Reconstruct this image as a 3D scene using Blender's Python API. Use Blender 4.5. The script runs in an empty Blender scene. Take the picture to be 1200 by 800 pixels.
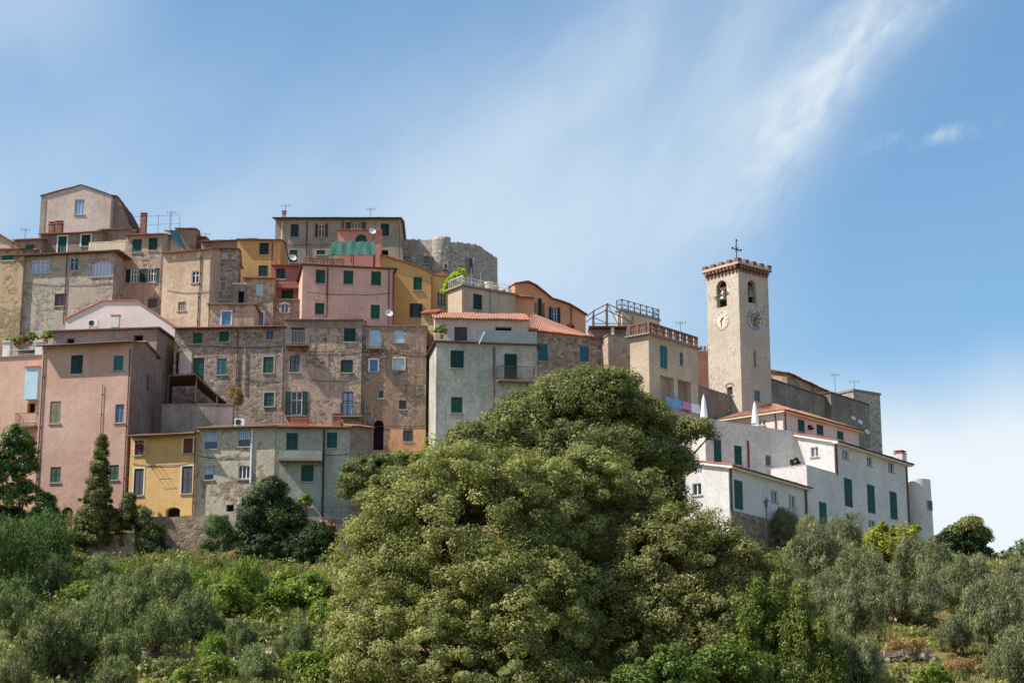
import bpy, math, random
import numpy as np
from mathutils import Vector, Matrix, noise as mnoise
R = math.radians
rng = np.random.default_rng(7)
random.seed(7)
SC = bpy.context.scene
COL = SC.collection

# ------------------------------------------------------------------ camera
FPX, TP = 2200.0, 0.235
PITCH = math.atan(TP)
CAMZ = 1.7
cd = bpy.data.cameras.new("camera")
cd.sensor_width = 36.0
cd.lens = FPX / 1200.0 * 36.0
cd.clip_start, cd.clip_end = 0.5, 9000
cam = bpy.data.objects.new("camera", cd)
COL.objects.link(cam)
cam.location = (0, 0, CAMZ)
cam.rotation_euler = (math.pi / 2 + PITCH, 0, 0)
SC.camera = cam

# ------------------------------------------------------------------ sun, sky, exposure
SUND = Vector((-0.62, -0.145, 0.77)).normalized()
sl = bpy.data.lights.new("sun", 'SUN')
sl.energy = 5.0
sl.angle = R(0.5)
sl.color = (1.0, 0.95, 0.88)
so = bpy.data.objects.new("sun", sl)
COL.objects.link(so)
so.rotation_euler = (-SUND).to_track_quat('-Z', 'Y').to_euler()
SC.view_settings.view_transform = 'Standard'
SC.view_settings.look = 'None'
SC.view_settings.gamma = 1.0
SC.view_settings.exposure = 0.4


class NT:
    """small helper for node trees"""
    def __init__(s, tree):
        s.t = tree
        s.n, s.l = tree.nodes, tree.links
        s.n.clear()

    def node(s, typ, ins=None, **props):
        n = s.n.new(typ)
        for k, v in props.items():
            setattr(n, k, v)
        for k, v in (ins or {}).items():
            s.set(n.inputs[k], v)
        return n

    def set(s, sock, v):
        if isinstance(v, bpy.types.NodeSocket):
            s.l.new(v, sock)
        elif isinstance(v, (tuple, list)) and len(v) == 3 and sock.type == 'RGBA':
            sock.default_value = (*v, 1)
        else:
            sock.default_value = v

    def m(s, op, a, b=0.0, c=0.0, clamp=False):
        n = s.n.new('ShaderNodeMath')
        n.operation = op
        n.use_clamp = clamp
        s.set(n.inputs[0], a)
        s.set(n.inputs[1], b)
        s.set(n.inputs[2], c)
        return n.outputs[0]

    def mix(s, f, a, b, mode='MIX'):
        n = s.n.new('ShaderNodeMix')
        n.data_type = 'RGBA'
        n.blend_type = mode
        n.clamp_factor = True
        s.set(n.inputs[0], f)
        s.set(n.inputs[6], a)
        s.set(n.inputs[7], b)
        return n.outputs[2]

    def mr(s, v, a, b, c=0.0, d=1.0, smooth=True):
        n = s.n.new('ShaderNodeMapRange')
        n.interpolation_type = 'SMOOTHSTEP' if smooth else 'LINEAR'
        s.set(n.inputs[0], v)
        for i, x in zip((1, 2, 3, 4), (a, b, c, d)):
            s.set(n.inputs[i], x)
        return n.outputs[0]

    def noise(s, vec, scale, detail=4, rough=0.55, w=None, dist=0.0):
        n = s.n.new('ShaderNodeTexNoise')
        n.noise_dimensions = '4D' if w is not None else '3D'
        s.set(n.inputs['Vector'], vec)
        if w is not None:
            s.set(n.inputs['W'], w)
        n.inputs['Scale'].default_value = scale
        n.inputs['Detail'].default_value = detail
        n.inputs['Roughness'].default_value = rough
        n.inputs['Distortion'].default_value = dist
        return n.outputs['Fac']

    def vscale(s, vec, sc):
        n = s.n.new('ShaderNodeMapping')
        s.set(n.inputs['Vector'], vec)
        n.inputs['Scale'].default_value = sc
        return n.outputs[0]


def build_world():
    w = bpy.data.worlds.new("World")
    SC.world = w
    w.use_nodes = True
    t = NT(w.node_tree)
    sky = t.node('ShaderNodeTexSky', sky_type='NISHITA', sun_disc=False)
    sky.sun_elevation = math.asin(SUND.z)
    sky.sun_rotation = math.atan2(SUND.x, SUND.y)
    sky.air_density, sky.dust_density, sky.ozone_density = 1.0, 0.35, 3.0
    sky.altitude = 200
    tc = t.node('ShaderNodeTexCoord')
    sep = t.node('ShaderNodeSeparateXYZ', {0: tc.outputs['Generated']})
    y = t.m('MAXIMUM', t.m('ABSOLUTE', sep.outputs[1]), 0.08)
    u = t.m('DIVIDE', sep.outputs[0], y)
    v = t.m('DIVIDE', sep.outputs[2], y)
    # coordinates along (a) and across (b) the diagonal streaks of cirrus
    ca, sa = math.cos(R(52)), math.sin(R(52))
    a = t.m('ADD', t.m('MULTIPLY', u, ca), t.m('MULTIPLY', v, sa))
    b = t.m('SUBTRACT', t.m('MULTIPLY', v, ca), t.m('MULTIPLY', u, sa))
    ab = t.node('ShaderNodeCombineXYZ', {0: t.m('MULTIPLY', a, 0.42), 1: b, 2: 0.0}).outputs[0]
    uv = t.node('ShaderNodeCombineXYZ', {0: u, 1: v, 2: 0.3}).outputs[0]
    fine = t.noise(ab, 60, 6, 0.62, dist=0.4)
    mid = t.noise(ab, 14, 5, 0.55, dist=0.3)
    big = t.noise(ab, 5.5, 3, 0.5)
    soft = t.noise(uv, 9, 4, 0.5, dist=0.3)
    # 1 broad veil over the left and middle, thickest towards the roofs, thin to the right
    lowband = t.mr(v, 0.45, 0.27, 0.12, 0.78)
    ucut = t.mr(u, 0.06, 0.2, 1.0, 0.12)
    veil = t.m('MULTIPLY', t.m('MULTIPLY', lowband, ucut), t.mr(t.m('ADD', t.m('MULTIPLY', mid, 0.35), t.m('MULTIPLY', big, 0.65)), 0.3, 0.68, 0.45, 1.1))
    # 1b pale wash across the top middle, and the left top corner
    wash = t.m('MULTIPLY', t.mr(t.m('ABSOLUTE', t.m('SUBTRACT', b, 0.165)), 0.02, 0.14, 1.0, 0.0), t.mr(mid, 0.33, 0.7, 0.25, 0.6))
    corner = t.m('MULTIPLY', t.m('MULTIPLY', t.mr(u, -0.17, -0.27), t.mr(v, 0.36, 0.44)), t.mr(soft, 0.4, 0.6, 0.15, 0.45))
    # 2 the bright streak right of the middle
    b0 = -0.0845 + 0.0125
    bw = t.m('ADD', t.m('SUBTRACT', b, b0 + 0.166), t.m('MULTIPLY', t.m('SUBTRACT', soft, 0.5), 0.05))
    core = t.m('MULTIPLY', t.mr(t.m('ABSOLUTE', bw), 0.0, 0.034, 1.0, 0.0), t.m('MULTIPLY', t.mr(a, 0.265, 0.37), t.mr(a, 0.62, 0.47, 0.45, 1.0)))
    streak = t.m('MULTIPLY', core, t.mr(t.m('ADD', t.m('MULTIPLY', fine, 0.6), t.m('MULTIPLY', mid, 0.4)), 0.33, 0.66, 0.15, 0.8))
    # 3 white bank low on the right
    bank = t.m('MULTIPLY', t.mr(t.m('ADD', v, t.m('MULTIPLY', t.m('SUBTRACT', soft, 0.5), 0.06)), 0.245, 0.165), t.mr(u, 0.12, 0.2, 0.75, 0.95))
    # 4 small wisp far right
    w4 = t.m('ADD', t.m('SUBTRACT', t.m('SUBTRACT', v, 0.352), t.m('MULTIPLY', t.m('SUBTRACT', u, 0.245), 0.28)), t.m('MULTIPLY', t.m('SUBTRACT', soft, 0.5), 0.03))
    wisp = t.m('MULTIPLY', t.m('MULTIPLY', t.mr(t.m('ABSOLUTE', w4), 0.0, 0.009, 1.0, 0.0), t.mr(t.m('ABSOLUTE', t.m('SUBTRACT', u, 0.235)), 0.01, 0.05, 1.0, 0.0)), t.mr(fine, 0.4, 0.65, 0.0, 0.5))
    tot = veil
    for x in (wash, corner, streak, bank, wisp):
        # screen-add
        tot = t.m('SUBTRACT', t.m('ADD', tot, x), t.m('MULTIPLY', tot, x), clamp=True)
    skyc = t.node('ShaderNodeHueSaturation', {'Hue': 0.493, 'Saturation': 1.38, 'Value': 1.0, 'Color': sky.outputs[0]}).outputs[0]
    tot = t.m('ADD', t.m('MULTIPLY', tot, 0.78), 0.215)
    ccol = t.mix(t.m('MAXIMUM', bank, t.m('MULTIPLY', streak, 0.8)), (4.3, 5.15, 6.0), (5.9, 6.25, 6.5))
    col = t.mix(tot, skyc, ccol)
    bg = t.node('ShaderNodeBackground', {'Color': col, 'Strength': 0.115})
    t.node('ShaderNodeOutputWorld', {'Surface': bg.outputs[0]})


build_world()


# ------------------------------------------------------------------ helpers
def S(r, g, b):
    f = lambda c: (c / 255 / 12.92) if c <= 10.3 else ((c / 255 + 0.055) / 1.055) ** 2.4
    return (f(r), f(g), f(b))


SP, CP = math.sin(PITCH), math.cos(PITCH)


def ray(px, py):
    fx, fy = (px - 600) / FPX, (400 - py) / FPX
    y = CP - fy * SP
    return Vector((fx / y, 1.0, (SP + fy * CP) / y))


def at(px, py, Y):
    d = ray(px, py)
    return Vector((d.x * Y, Y, CAMZ + d.z * Y))


def pxm(Y):
    """pixels of the 1200 wide photograph per metre at depth Y"""
    return FPX / Y


def tag(o, label=None, cat=None, group=None, kind=None):
    if label: o['label'] = label
    if cat: o['category'] = cat
    if group: o['group'] = group
    if kind: o['kind'] = kind
    return o


def empty(name, loc, rz=0.0):
    o = bpy.data.objects.new(name, None)
    o.empty_display_size = 0.5
    COL.objects.link(o)
    o.location = loc
    o.rotation_euler = (0, 0, rz)
    return o


class MB:
    def __init__(s):
        s.v, s.f, s.mi = [], [], []

    def quad(s, *pts, m=0):
        i = len(s.v)
        s.v += [tuple(p) for p in pts]
        s.f.append(tuple(range(i, i + len(pts))))
        s.mi.append(m)

    def box(s, a, b, T=None, m=0):
        (x0, y0, z0), (x1, y1, z1) = a, b
        c = [(x0, y0, z0), (x1, y0, z0), (x1, y1, z0), (x0, y1, z0), (x0, y0, z1), (x1, y0, z1), (x1, y1, z1), (x0, y1, z1)]
        if T: c = [T(*p) for p in c]
        i = len(s.v)
        s.v += [tuple(p) for p in c]
        for f in ((0, 3, 2, 1), (4, 5, 6, 7), (0, 1, 5, 4), (1, 2, 6, 5), (2, 3, 7, 6), (3, 0, 4, 7)):
            s.f.append(tuple(i + k for k in f))
            s.mi.append(m)

    def tube(s, p0, p1, r0, r1=None, n=6, caps=True, m=0):
        p0, p1 = Vector(p0), Vector(p1)
        r1 = r0 if r1 is None else r1
        d = p1 - p0
        if d.length < 1e-6: return
        q = d.to_track_quat('Z', 'Y').to_matrix()
        i = len(s.v)
        for p, r in ((p0, r0), (p1, r1)):
            for k in range(n):
                t = 2 * math.pi * k / n
                s.v.append(tuple(p + q @ Vector((math.cos(t) * r, math.sin(t) * r, 0))))
        for k in range(n):
            s.f.append((i + k, i + (k + 1) % n, i + n + (k + 1) % n, i + n + k))
            s.mi.append(m)
        if caps:
            s.f.append(tuple(i + n - 1 - k for k in range(n)))
            s.f.append(tuple(i + n + k for k in range(n)))
            s.mi += [m, m]

    def lathe(s, prof, c=(0, 0, 0), n=12, m=0):
        c = Vector(c)
        i = len(s.v)
        for r, z in prof:
            for k in range(n):
                t = 2 * math.pi * k / n
                s.v.append((c.x + math.cos(t) * r, c.y + math.sin(t) * r, c.z + z))
        for j in range(len(prof) - 1):
            for k in range(n):
                a, b = i + j * n + k, i + j * n + (k + 1) % n
                s.f.append((a, b, b + n, a + n))
                s.mi.append(m)
        s.f.append(tuple(i + n - 1 - k for k in range(n)))
        s.f.append(tuple(i + (len(prof) - 1) * n + k for k in range(n)))
        s.mi += [m, m]

    def build(s, name, mat, parent=None, smooth=False):
        me = bpy.data.meshes.new(name)
        me.from_pydata(s.v, [], s.f)
        mats = mat if isinstance(mat, (list, tuple)) else [mat]
        for x in mats: me.materials.append(x)
        if len(mats) > 1: me.polygons.foreach_set('material_index', s.mi)
        if smooth: me.polygons.foreach_set('use_smooth', [True] * len(s.f))
        me.update()
        o = bpy.data.objects.new(name, me)
        COL.objects.link(o)
        if parent: o.parent = parent
        return o


# ------------------------------------------------------------------ materials
def new_mat(name):
    m = bpy.data.materials.new(name)
    m.use_nodes = True
    return m, NT(m.node_tree)


def finish(t, col, rough=0.85, bump=None, bdist=0.02, bstr=0.6, spec=0.3, metal=0.0):
    p = t.node('ShaderNodeBsdfPrincipled', {'Base Color': col, 'Roughness': rough, 'Metallic': metal})
    p.inputs['Specular IOR Level'].default_value = spec
    if bump is not None:
        bn = t.node('ShaderNodeBump', {'Height': bump, 'Distance': bdist, 'Strength': bstr})
        t.l.new(bn.outputs[0], p.inputs['Normal'])
    t.node('ShaderNodeOutputMaterial', {'Surface': p.outputs[0]})


def plain(name, c, rough=0.6, spec=0.3, var=0.12, metal=0.0, scale=3.0):
    m, t = new_mat(name)
    tc = t.node('ShaderNodeTexCoord').outputs['Object']
    oi = t.node('ShaderNodeObjectInfo').outputs['Random']
    n = t.noise(tc, scale, 5, 0.6, w=t.m('MULTIPLY', oi, 60))
    f = t.m('ADD', t.mr(n, 0.3, 0.7, 1 - var, 1 + var), t.m('MULTIPLY', t.m('SUBTRACT', oi, 0.5), var * 1.6))
    col = t.mix(1.0, c, t.node('ShaderNodeCombineColor', {0: f, 1: f, 2: f}).outputs[0], 'MULTIPLY')
    finish(t, col, rough, spec=spec, metal=metal)
    return m


def wall_mat(name, plaster, plaster2, stone=None, cover=1.0, grime=0.35, gcol=None, sscale=1.0, bstr=0.7, band=None):
    """weathered rendered wall; where the render has fallen off (1 - cover) rubble stone shows"""
    m, t = new_mat(name)
    tc = t.node('ShaderNodeTexCoord').outputs['Object']
    oi = t.node('ShaderNodeObjectInfo').outputs['Random']
    w = t.m('MULTIPLY', oi, 80)
    n1 = t.noise(tc, 0.33, 6, 0.62, w=w, dist=0.3)
    n2 = t.noise(tc, 1.7, 6, 0.65, w=w)
    n3 = t.noise(tc, 9.0, 4, 0.6, w=w)
    st = t.noise(t.vscale(tc, (2.6, 2.6, 0.16)), 1.0, 5, 0.6, w=w)
    col = t.mix(t.mr(n1, 0.36, 0.64), plaster, plaster2)
    col = t.mix(t.mr(n2, 0.45, 0.72, 0.0, 0.45), col, plaster2)
    sep = t.node('ShaderNodeSeparateXYZ', {0: tc})
    h = t.m('ADD', t.m('MULTIPLY', n3, 0.25), t.m('MULTIPLY', n2, 0.75))
    if stone:
        wv = t.node('ShaderNodeVectorMath', {0: tc, 1: t.node('ShaderNodeVectorMath', {0: t.node('ShaderNodeCombineXYZ', {0: n3, 1: n2, 2: n3}).outputs[0], 'Scale': 0.28}, operation='SCALE').outputs[0]}, operation='ADD').outputs[0]
        sc = t.vscale(wv, (2.3 / sscale, 2.3 / sscale, 3.7 / sscale))
        vo = t.node('ShaderNodeTexVoronoi', {'Vector': sc, 'Scale': 1.0, 'Randomness': 0.9}, feature='F1')
        ve = t.node('ShaderNodeTexVoronoi', {'Vector': sc, 'Scale': 1.0, 'Randomness': 0.9}, feature='DISTANCE_TO_EDGE')
        sv = t.node('ShaderNodeSeparateColor', {0: vo.outputs['Color']})
        mort = t.mr(ve.outputs['Distance'], 0.02, 0.14)
        s1, s2, s3 = stone
        sc1 = t.mix(sv.outputs[0], s1, s2)
        sc1 = t.mix(t.mr(sv.outputs[1], 0.6, 1.0, 0.0, 0.8), sc1, s3)
        f = t.mr(n3, 0.3, 0.7, 0.75, 1.2)
        sc1 = t.mix(1.0, sc1, t.node('ShaderNodeCombineColor', {0: f, 1: f, 2: f}).outputs[0], 'MULTIPLY')
        sc1 = t.mix(t.m('SUBTRACT', 1.0, mort), sc1, tuple(0.55 * (a + b) * 0.7 for a, b in zip(s1, plaster2)))
        pn = t.m('ADD', t.m('MULTIPLY', n1, 0.6), t.m('MULTIPLY', n2, 0.4))
        lim = 0.5 + (0.5 - cover) * 0.34
        pm = t.mr(pn, lim - 0.025, lim + 0.03)
        if cover >= 1: pm = 1.0
        if cover <= 0: pm = 0.0
        col = t.mix(pm, sc1, col)
        hs = t.m('ADD', t.m('MULTIPLY', mort, 0.8), t.m('MULTIPLY', n3, 0.4))
        h = t.m('ADD', t.m('MULTIPLY', pm, t.m('ADD', h, 0.7)), t.m('MULTIPLY', t.m('SUBTRACT', 1.0, pm), hs))
    mo = t.noise(tc, 3.6, 6, 0.7, w=t.m('ADD', w, 3.1), dist=0.5)
    va = 0.5 * min(1.0, grime * 2.2)
    fm = t.mr(mo, 0.3, 0.7, 1 - va * 0.6, 1 + va * 0.45, False)
    col = t.mix(1.0, col, t.node('ShaderNodeCombineColor', {0: fm, 1: fm, 2: fm}).outputs[0], 'MULTIPLY')
    if grime > 0:
        g = gcol or S(70, 62, 55)
        gm = t.m('MULTIPLY', t.mr(st, 0.47, 0.75), t.mr(n2, 0.35, 0.6, 0.35, 1.0))
        col = t.mix(t.m('MULTIPLY', gm, grime), col, g)
        # blotches of lichen and damp
        bl = t.noise(tc, 0.8, 7, 0.7, w=t.m('ADD', w, 7.3), dist=0.6)
        col = t.mix(t.mr(bl, 0.56, 0.72, 0.0, grime * 0.9), col, g)
    finish(t, col, 0.92, h, 0.05, bstr, 0.2)
    return m


def roof_mat(name, c1, c2, c3):
    m, t = new_mat(name)
    tc = t.node('ShaderNodeTexCoord').outputs['Object']
    oi = t.node('ShaderNodeObjectInfo').outputs['Random']
    w = t.m('MULTIPLY', oi, 80)
    vo = t.node('ShaderNodeTexVoronoi', {'Vector': t.vscale(tc, (4, 2.6, 2.6)), 'Scale': 1.0}, feature='F1')
    sv = t.node('ShaderNodeSeparateColor', {0: vo.outputs['Color']})
    n = t.noise(tc, 0.7, 6, 0.65, w=w)
    n2 = t.noise(tc, 5, 5, 0.65, w=w)
    col = t.mix(sv.outputs[0], c1, c2)
    col = t.mix(t.mr(n, 0.45, 0.68, 0, 0.7), col, c3)
    col = t.mix(t.mr(n2, 0.52, 0.7, 0, 0.45), col, tuple(x * 0.4 for x in c3))
    finish(t, col, 0.9, n2, 0.03, 0.6, 0.2)
    return m


def leaf_mat(name, c_dark, c_mid, c_light, trans=0.3, rough=0.55, spec=0.3):
    m, t = new_mat(name)
    tint = t.node('ShaderNodeAttribute', attribute_name='tint').outputs['Fac']
    cr = t.node('ShaderNodeValToRGB')
    t.l.new(tint, cr.inputs[0])
    e = cr.color_ramp.elements
    e[0].color = (*c_dark, 1); e[0].position = 0.05
    e[1].color = (*c_light, 1); e[1].position = 0.97
    k = e.new(0.5); k.color = (*c_mid, 1)
    oi = t.node('ShaderNodeObjectInfo').outputs['Random']
    col = t.node('ShaderNodeHueSaturation', {'Hue': t.m('ADD', 0.494, t.m('MULTIPLY', oi, 0.012)), 'Saturation': 1.0, 'Value': t.m('ADD', 0.9, t.m('MULTIPLY', oi, 0.2)), 'Color': cr.outputs[0]}).outputs[0]
    p = t.node('ShaderNodeBsdfPrincipled', {'Base Color': col, 'Roughness': rough})
    p.inputs['Specular IOR Level'].default_value = spec
    tr = t.node('ShaderNodeBsdfTranslucent', {'Color': t.mix(1.0, col, (1.25, 1.3, 0.6), 'MULTIPLY')})
    ms = t.node('ShaderNodeMixShader', {0: trans, 1: p.outputs[0], 2: tr.outputs[0]})
    t.node('ShaderNodeOutputMaterial', {'Surface': ms.outputs[0]})
    return m


M = {}
STB = (S(178, 158, 142), S(124, 106, 94), S(216, 198, 182))       # brown rubble
STG = (S(172, 164, 152), S(132, 124, 114), S(208, 198, 182))     # grey rubble
STW = (S(172, 150, 122), S(136, 112, 90), S(204, 184, 152))      # warm pale rubble
BRK = (S(158, 110, 90), S(130, 92, 78), S(180, 146, 122))
M['pink_tall'] = wall_mat('pink_plaster', S(212, 174, 156), S(198, 158, 140), None, 1, 0.22, S(140, 105, 92))
M['pink_left'] = wall_mat('peach_plaster', S(214, 178, 158), S(202, 162, 142), None, 1, 0.2, S(150, 112, 96))
M['pink_mid'] = wall_mat('rose_plaster', S(218, 178, 160), S(206, 166, 150), None, 1, 0.26, S(140, 96, 88))
M['salmon'] = wall_mat('salmon_plaster', S(212, 150, 134), S(196, 134, 118), None, 1, 0.2, S(130, 70, 60))
M['red'] = wall_mat('red_plaster', S(180, 122, 112), S(164, 108, 98), None, 1, 0.3, S(110, 66, 56))
M['ochre'] = wall_mat('ochre_plaster', S(218, 174, 114), S(202, 156, 98), None, 1, 0.18, S(140, 100, 56))
M['faded'] = wall_mat('faded_ochre_plaster', S(216, 174, 118), S(200, 156, 102), None, 1, 0.3, S(140, 104, 70))
M['yellow'] = wall_mat('yellow_plaster', S(226, 184, 124), S(212, 166, 106), None, 1, 0.2, S(160, 112, 70))
M['tan'] = wall_mat('tan_plaster', S(202, 184, 160), S(182, 162, 138), None, 1, 0.3, S(130, 100, 80))
M['orange'] = wall_mat('orange_plaster', S(226, 168, 126), S(212, 150, 110), None, 1, 0.2, S(150, 104, 78))
M['palegrey'] = wall_mat('pale_grey_plaster', S(196, 194, 180), S(170, 166, 152), STG, 0.97, 0.6, S(104, 100, 92))
M['greengrey'] = wall_mat('grey_green_plaster', S(182, 180, 162), S(158, 156, 140), None, 1, 0.4, S(104, 100, 90))
M['topgrey'] = wall_mat('grey_brown_plaster', S(176, 162, 142), S(156, 142, 124), None, 1, 0.4, S(96, 86, 76))
M['greypink'] = wall_mat('grey_pink_plaster', S(212, 194, 180), S(196, 174, 160), None, 1, 0.3, S(140, 120, 108))
M['stone_brown'] = wall_mat('brown_rubble', S(212, 190, 168), S(180, 158, 138), STB, 0.28, 0.35, S(74, 62, 54))
M['stone_mix'] = wall_mat('patched_rubble', S(206, 182, 160), S(172, 148, 130), STB, 0.58, 0.45, S(78, 64, 54))
M['stone_grey'] = wall_mat('grey_rubble', S(196, 184, 166), S(172, 160, 144), STG, 0.5, 0.25, S(96, 88, 78))
M['stone_warm'] = wall_mat('warm_rubble', S(214, 192, 156), S(186, 160, 128), STW, 0.45, 0.3, S(110, 92, 74))
M['stone_pale'] = wall_mat('pale_patched_rubble', S(204, 194, 174), S(180, 166, 146), STW, 0.62, 0.35, S(110, 100, 86))
M['tan_weather'] = wall_mat('weathered_tan_plaster', S(208, 186, 160), S(184, 160, 136), STB, 0.86, 0.4, S(116, 92, 74))
M['brown'] = wall_mat('brown_plaster', S(168, 146, 128), S(142, 120, 104), STB, 0.7, 0.4, S(72, 60, 52))
M['brick_brown'] = wall_mat('orange_brown_plaster', S(190, 158, 132), S(158, 130, 110), STB, 0.5, 0.55, S(82, 68, 58))
M['conc'] = wall_mat('grey_render', S(164, 150, 140), S(142, 128, 120), None, 1, 0.5, S(80, 74, 68))
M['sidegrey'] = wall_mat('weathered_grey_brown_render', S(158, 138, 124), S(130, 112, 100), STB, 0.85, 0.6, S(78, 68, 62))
M['mauve'] = wall_mat('mauve_grey_render', S(178, 156, 146), S(158, 136, 126), None, 1, 0.35, S(104, 88, 80))
M['darkwall'] = wall_mat('dark_grey_stone', S(156, 144, 128), S(128, 118, 104), STG, 0.6, 0.55, S(58, 54, 50))
M['castle'] = wall_mat('castle_stone', S(200, 190, 176), S(174, 164, 150), (S(198, 188, 174), S(150, 140, 128), S(222, 212, 196)), 0.2, 0.35, S(84, 76, 68))
M['tower'] = wall_mat('campanile_stone', S(206, 192, 174), S(188, 172, 154), (S(208, 194, 176), S(182, 166, 148), S(216, 202, 184)), 0.62, 0.3, S(120, 106, 92), bstr=0.5)
M['brick'] = wall_mat('red_brick', S(172, 132, 114), S(156, 116, 100), BRK, 0.3, 0.3, S(96, 60, 48), sscale=0.45)
M['white'] = wall_mat('white_plaster', S(224, 220, 214), S(208, 202, 196), None, 1, 0.3, S(170, 160, 148), bstr=0.3)
M['white_pink'] = wall_mat('pinkish_white_plaster', S(226, 210, 202), S(216, 198, 190), None, 1, 0.14, S(180, 156, 146), bstr=0.3)
M['white_worn'] = wall_mat('worn_white_plaster', S(226, 220, 212), S(204, 196, 186), None, 1, 0.35, S(150, 126, 112))
M['rock'] = wall_mat('pale_rock_wall', S(206, 190, 170), S(176, 156, 136), STW, 0.3, 0.4, S(96, 84, 70), sscale=1.3, bstr=1.0)
M['tile'] = roof_mat('terracotta_tiles', S(196, 120, 84), S(172, 100, 70), S(150, 116, 96))
M['tile_old'] = roof_mat('old_terracotta_tiles', S(156, 110, 84), S(130, 92, 72), S(128, 112, 98))
M['tile_new'] = roof_mat('bright_terracotta_tiles', S(172, 120, 98), S(154, 104, 84), S(146, 122, 104))
M['slab'] = plain('grey_slab', S(140, 130, 120), 0.9, 0.2)
M['coping'] = plain('terracotta_coping', S(196, 130, 110), 0.85, 0.2)
M['green'] = plain('green_paint', S(28, 80, 66), 0.55, 0.35, 0.2)
M['dkgreen'] = plain('dark_green_paint', S(26, 60, 55), 0.55, 0.35, 0.2)
M['blue'] = plain('blue_paint', S(96, 140, 176), 0.55, 0.35, 0.15)
M['teal'] = plain('teal_paint', S(50, 106, 112), 0.55, 0.35, 0.15)
M['paleblue'] = plain('pale_blue_blind', S(176, 206, 222), 0.6, 0.3, 0.1)
M['redbrown'] = plain('red_brown_paint', S(120, 62, 46), 0.6, 0.3, 0.15)
M['olive'] = plain('olive_paint', S(120, 118, 88), 0.6, 0.3, 0.15)
M['dkgrey'] = plain('dark_grey_paint', S(70, 74, 76), 0.6, 0.3, 0.15)
M['whitep'] = plain('white_paint', S(226, 224, 220), 0.5, 0.35, 0.08)
M['cream'] = plain('cream_surround', S(222, 206, 178), 0.85, 0.2, 0.1)
M['sill'] = plain('stone_sill', S(176, 166, 152), 0.9, 0.2)
M['iron'] = plain('dark_iron', S(50, 48, 48), 0.6, 0.4)
M['rust'] = plain('brown_pipe', S(98, 70, 58), 0.6, 0.35)
M['pipe'] = plain('grey_pipe', S(150, 148, 144), 0.5, 0.4)
M['metal'] = plain('grey_metal', S(150, 154, 158), 0.45, 0.5)
M['greypanel'] = plain('grey_sheet', S(136, 148, 150), 0.6, 0.4)
M['wood'] = plain('brown_timber', S(112, 84, 64), 0.85, 0.2)
M['terracotta'] = plain('terracotta_clay', S(170, 118, 96), 0.85, 0.2)
M['balus'] = plain('weathered_clay', S(128, 92, 76), 0.9, 0.2)
M['bronze'] = plain('old_bronze', S(126, 134, 120), 0.5, 0.5, 0.2, 0.4)
M['dark'] = plain('dark_interior', S(40, 36, 34), 0.95, 0.1)
M['cloth_white'] = plain('white_cloth', S(232, 232, 234), 0.9, 0.1)
M['cloth_pink'] = plain('pink_cloth', S(206, 130, 180), 0.9, 0.1)
M['cloth_blue'] = plain('blue_cloth', S(110, 150, 190), 0.9, 0.1)
M['cloth_green'] = plain('green_netting', S(50, 92, 80), 0.8, 0.2)
M['tarp'] = plain('teal_tarpaulin', S(40, 122, 118), 0.6, 0.3)
M['bark'] = plain('bark', S(96, 82, 68), 0.95, 0.1, 0.3)
M['oak'] = leaf_mat('broadleaf_foliage', S(90, 96, 46), S(134, 136, 76), S(184, 180, 122), 0.34)
M['holm'] = leaf_mat('dark_evergreen_foliage', S(72, 82, 40), S(112, 118, 62), S(160, 158, 104), 0.28)
M['deep'] = leaf_mat('deep_green_foliage', S(30, 46, 22), S(52, 70, 34), S(86, 100, 52), 0.18)
M['olivel'] = leaf_mat('olive_foliage', S(92, 98, 64), S(124, 128, 90), S(168, 168, 126), 0.3, 0.5, 0.4)
M['lime'] = leaf_mat('lime_foliage', S(82, 106, 34), S(122, 142, 54), S(170, 180, 90), 0.35)
M['conif'] = leaf_mat('conifer_foliage', S(66, 80, 26), S(98, 110, 40), S(138, 144, 64), 0.18)
M['midgreen'] = leaf_mat('mid_green_foliage', S(62, 84, 28), S(92, 114, 42), S(130, 146, 68), 0.25)
M['ybush'] = leaf_mat('yellow_green_foliage', S(112, 118, 32), S(142, 146, 48), S(174, 172, 76), 0.3)
M['oliveg'] = leaf_mat('green_olive_foliage', S(82, 95, 48), S(116, 126, 72), S(162, 166, 110), 0.22, 0.5, 0.4)
M['reed'] = leaf_mat('reed_foliage', S(44, 70, 38), S(74, 102, 54), S(136, 156, 92), 0.25)
M['dry'] = leaf_mat('dry_foliage', S(120, 96, 62), S(160, 128, 84), S(196, 166, 116), 0.3)
M['vine'] = leaf_mat('bright_vine_foliage', S(132, 168, 20), S(176, 200, 36), S(206, 220, 70), 0.4)
M['citrus'] = leaf_mat('glossy_foliage', S(40, 70, 26), S(70, 100, 36), S(150, 150, 66), 0.2, 0.4, 0.5)
M['far'] = leaf_mat('far_foliage', S(64, 82, 50), S(92, 110, 70), S(122, 136, 92), 0.15)
M['flower'] = leaf_mat('red_flowers', S(116, 28, 38), S(156, 48, 58), S(180, 84, 92), 0.3)
M['grass'] = leaf_mat('grass_blades', S(78, 92, 42), S(122, 124, 66), S(178, 156, 100), 0.25)


def glass():
    m, t = new_mat('window_glass')
    oi = t.node('ShaderNodeObjectInfo').outputs['Random']
    col = t.mix(t.mr(oi, 0.25, 1.0), S(24, 28, 32), S(96, 108, 118))
    p = t.node('ShaderNodeBsdfPrincipled', {'Base Color': col, 'Roughness': 0.12})
    p.inputs['Specular IOR Level'].default_value = 0.5
    t.node('ShaderNodeOutputMaterial', {'Surface': p.outputs[0]})
    return m


M['glass'] = glass()
M['curtain'] = plain('pale_curtain', S(150, 172, 204), 0.35, 0.5, 0.12)


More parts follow.
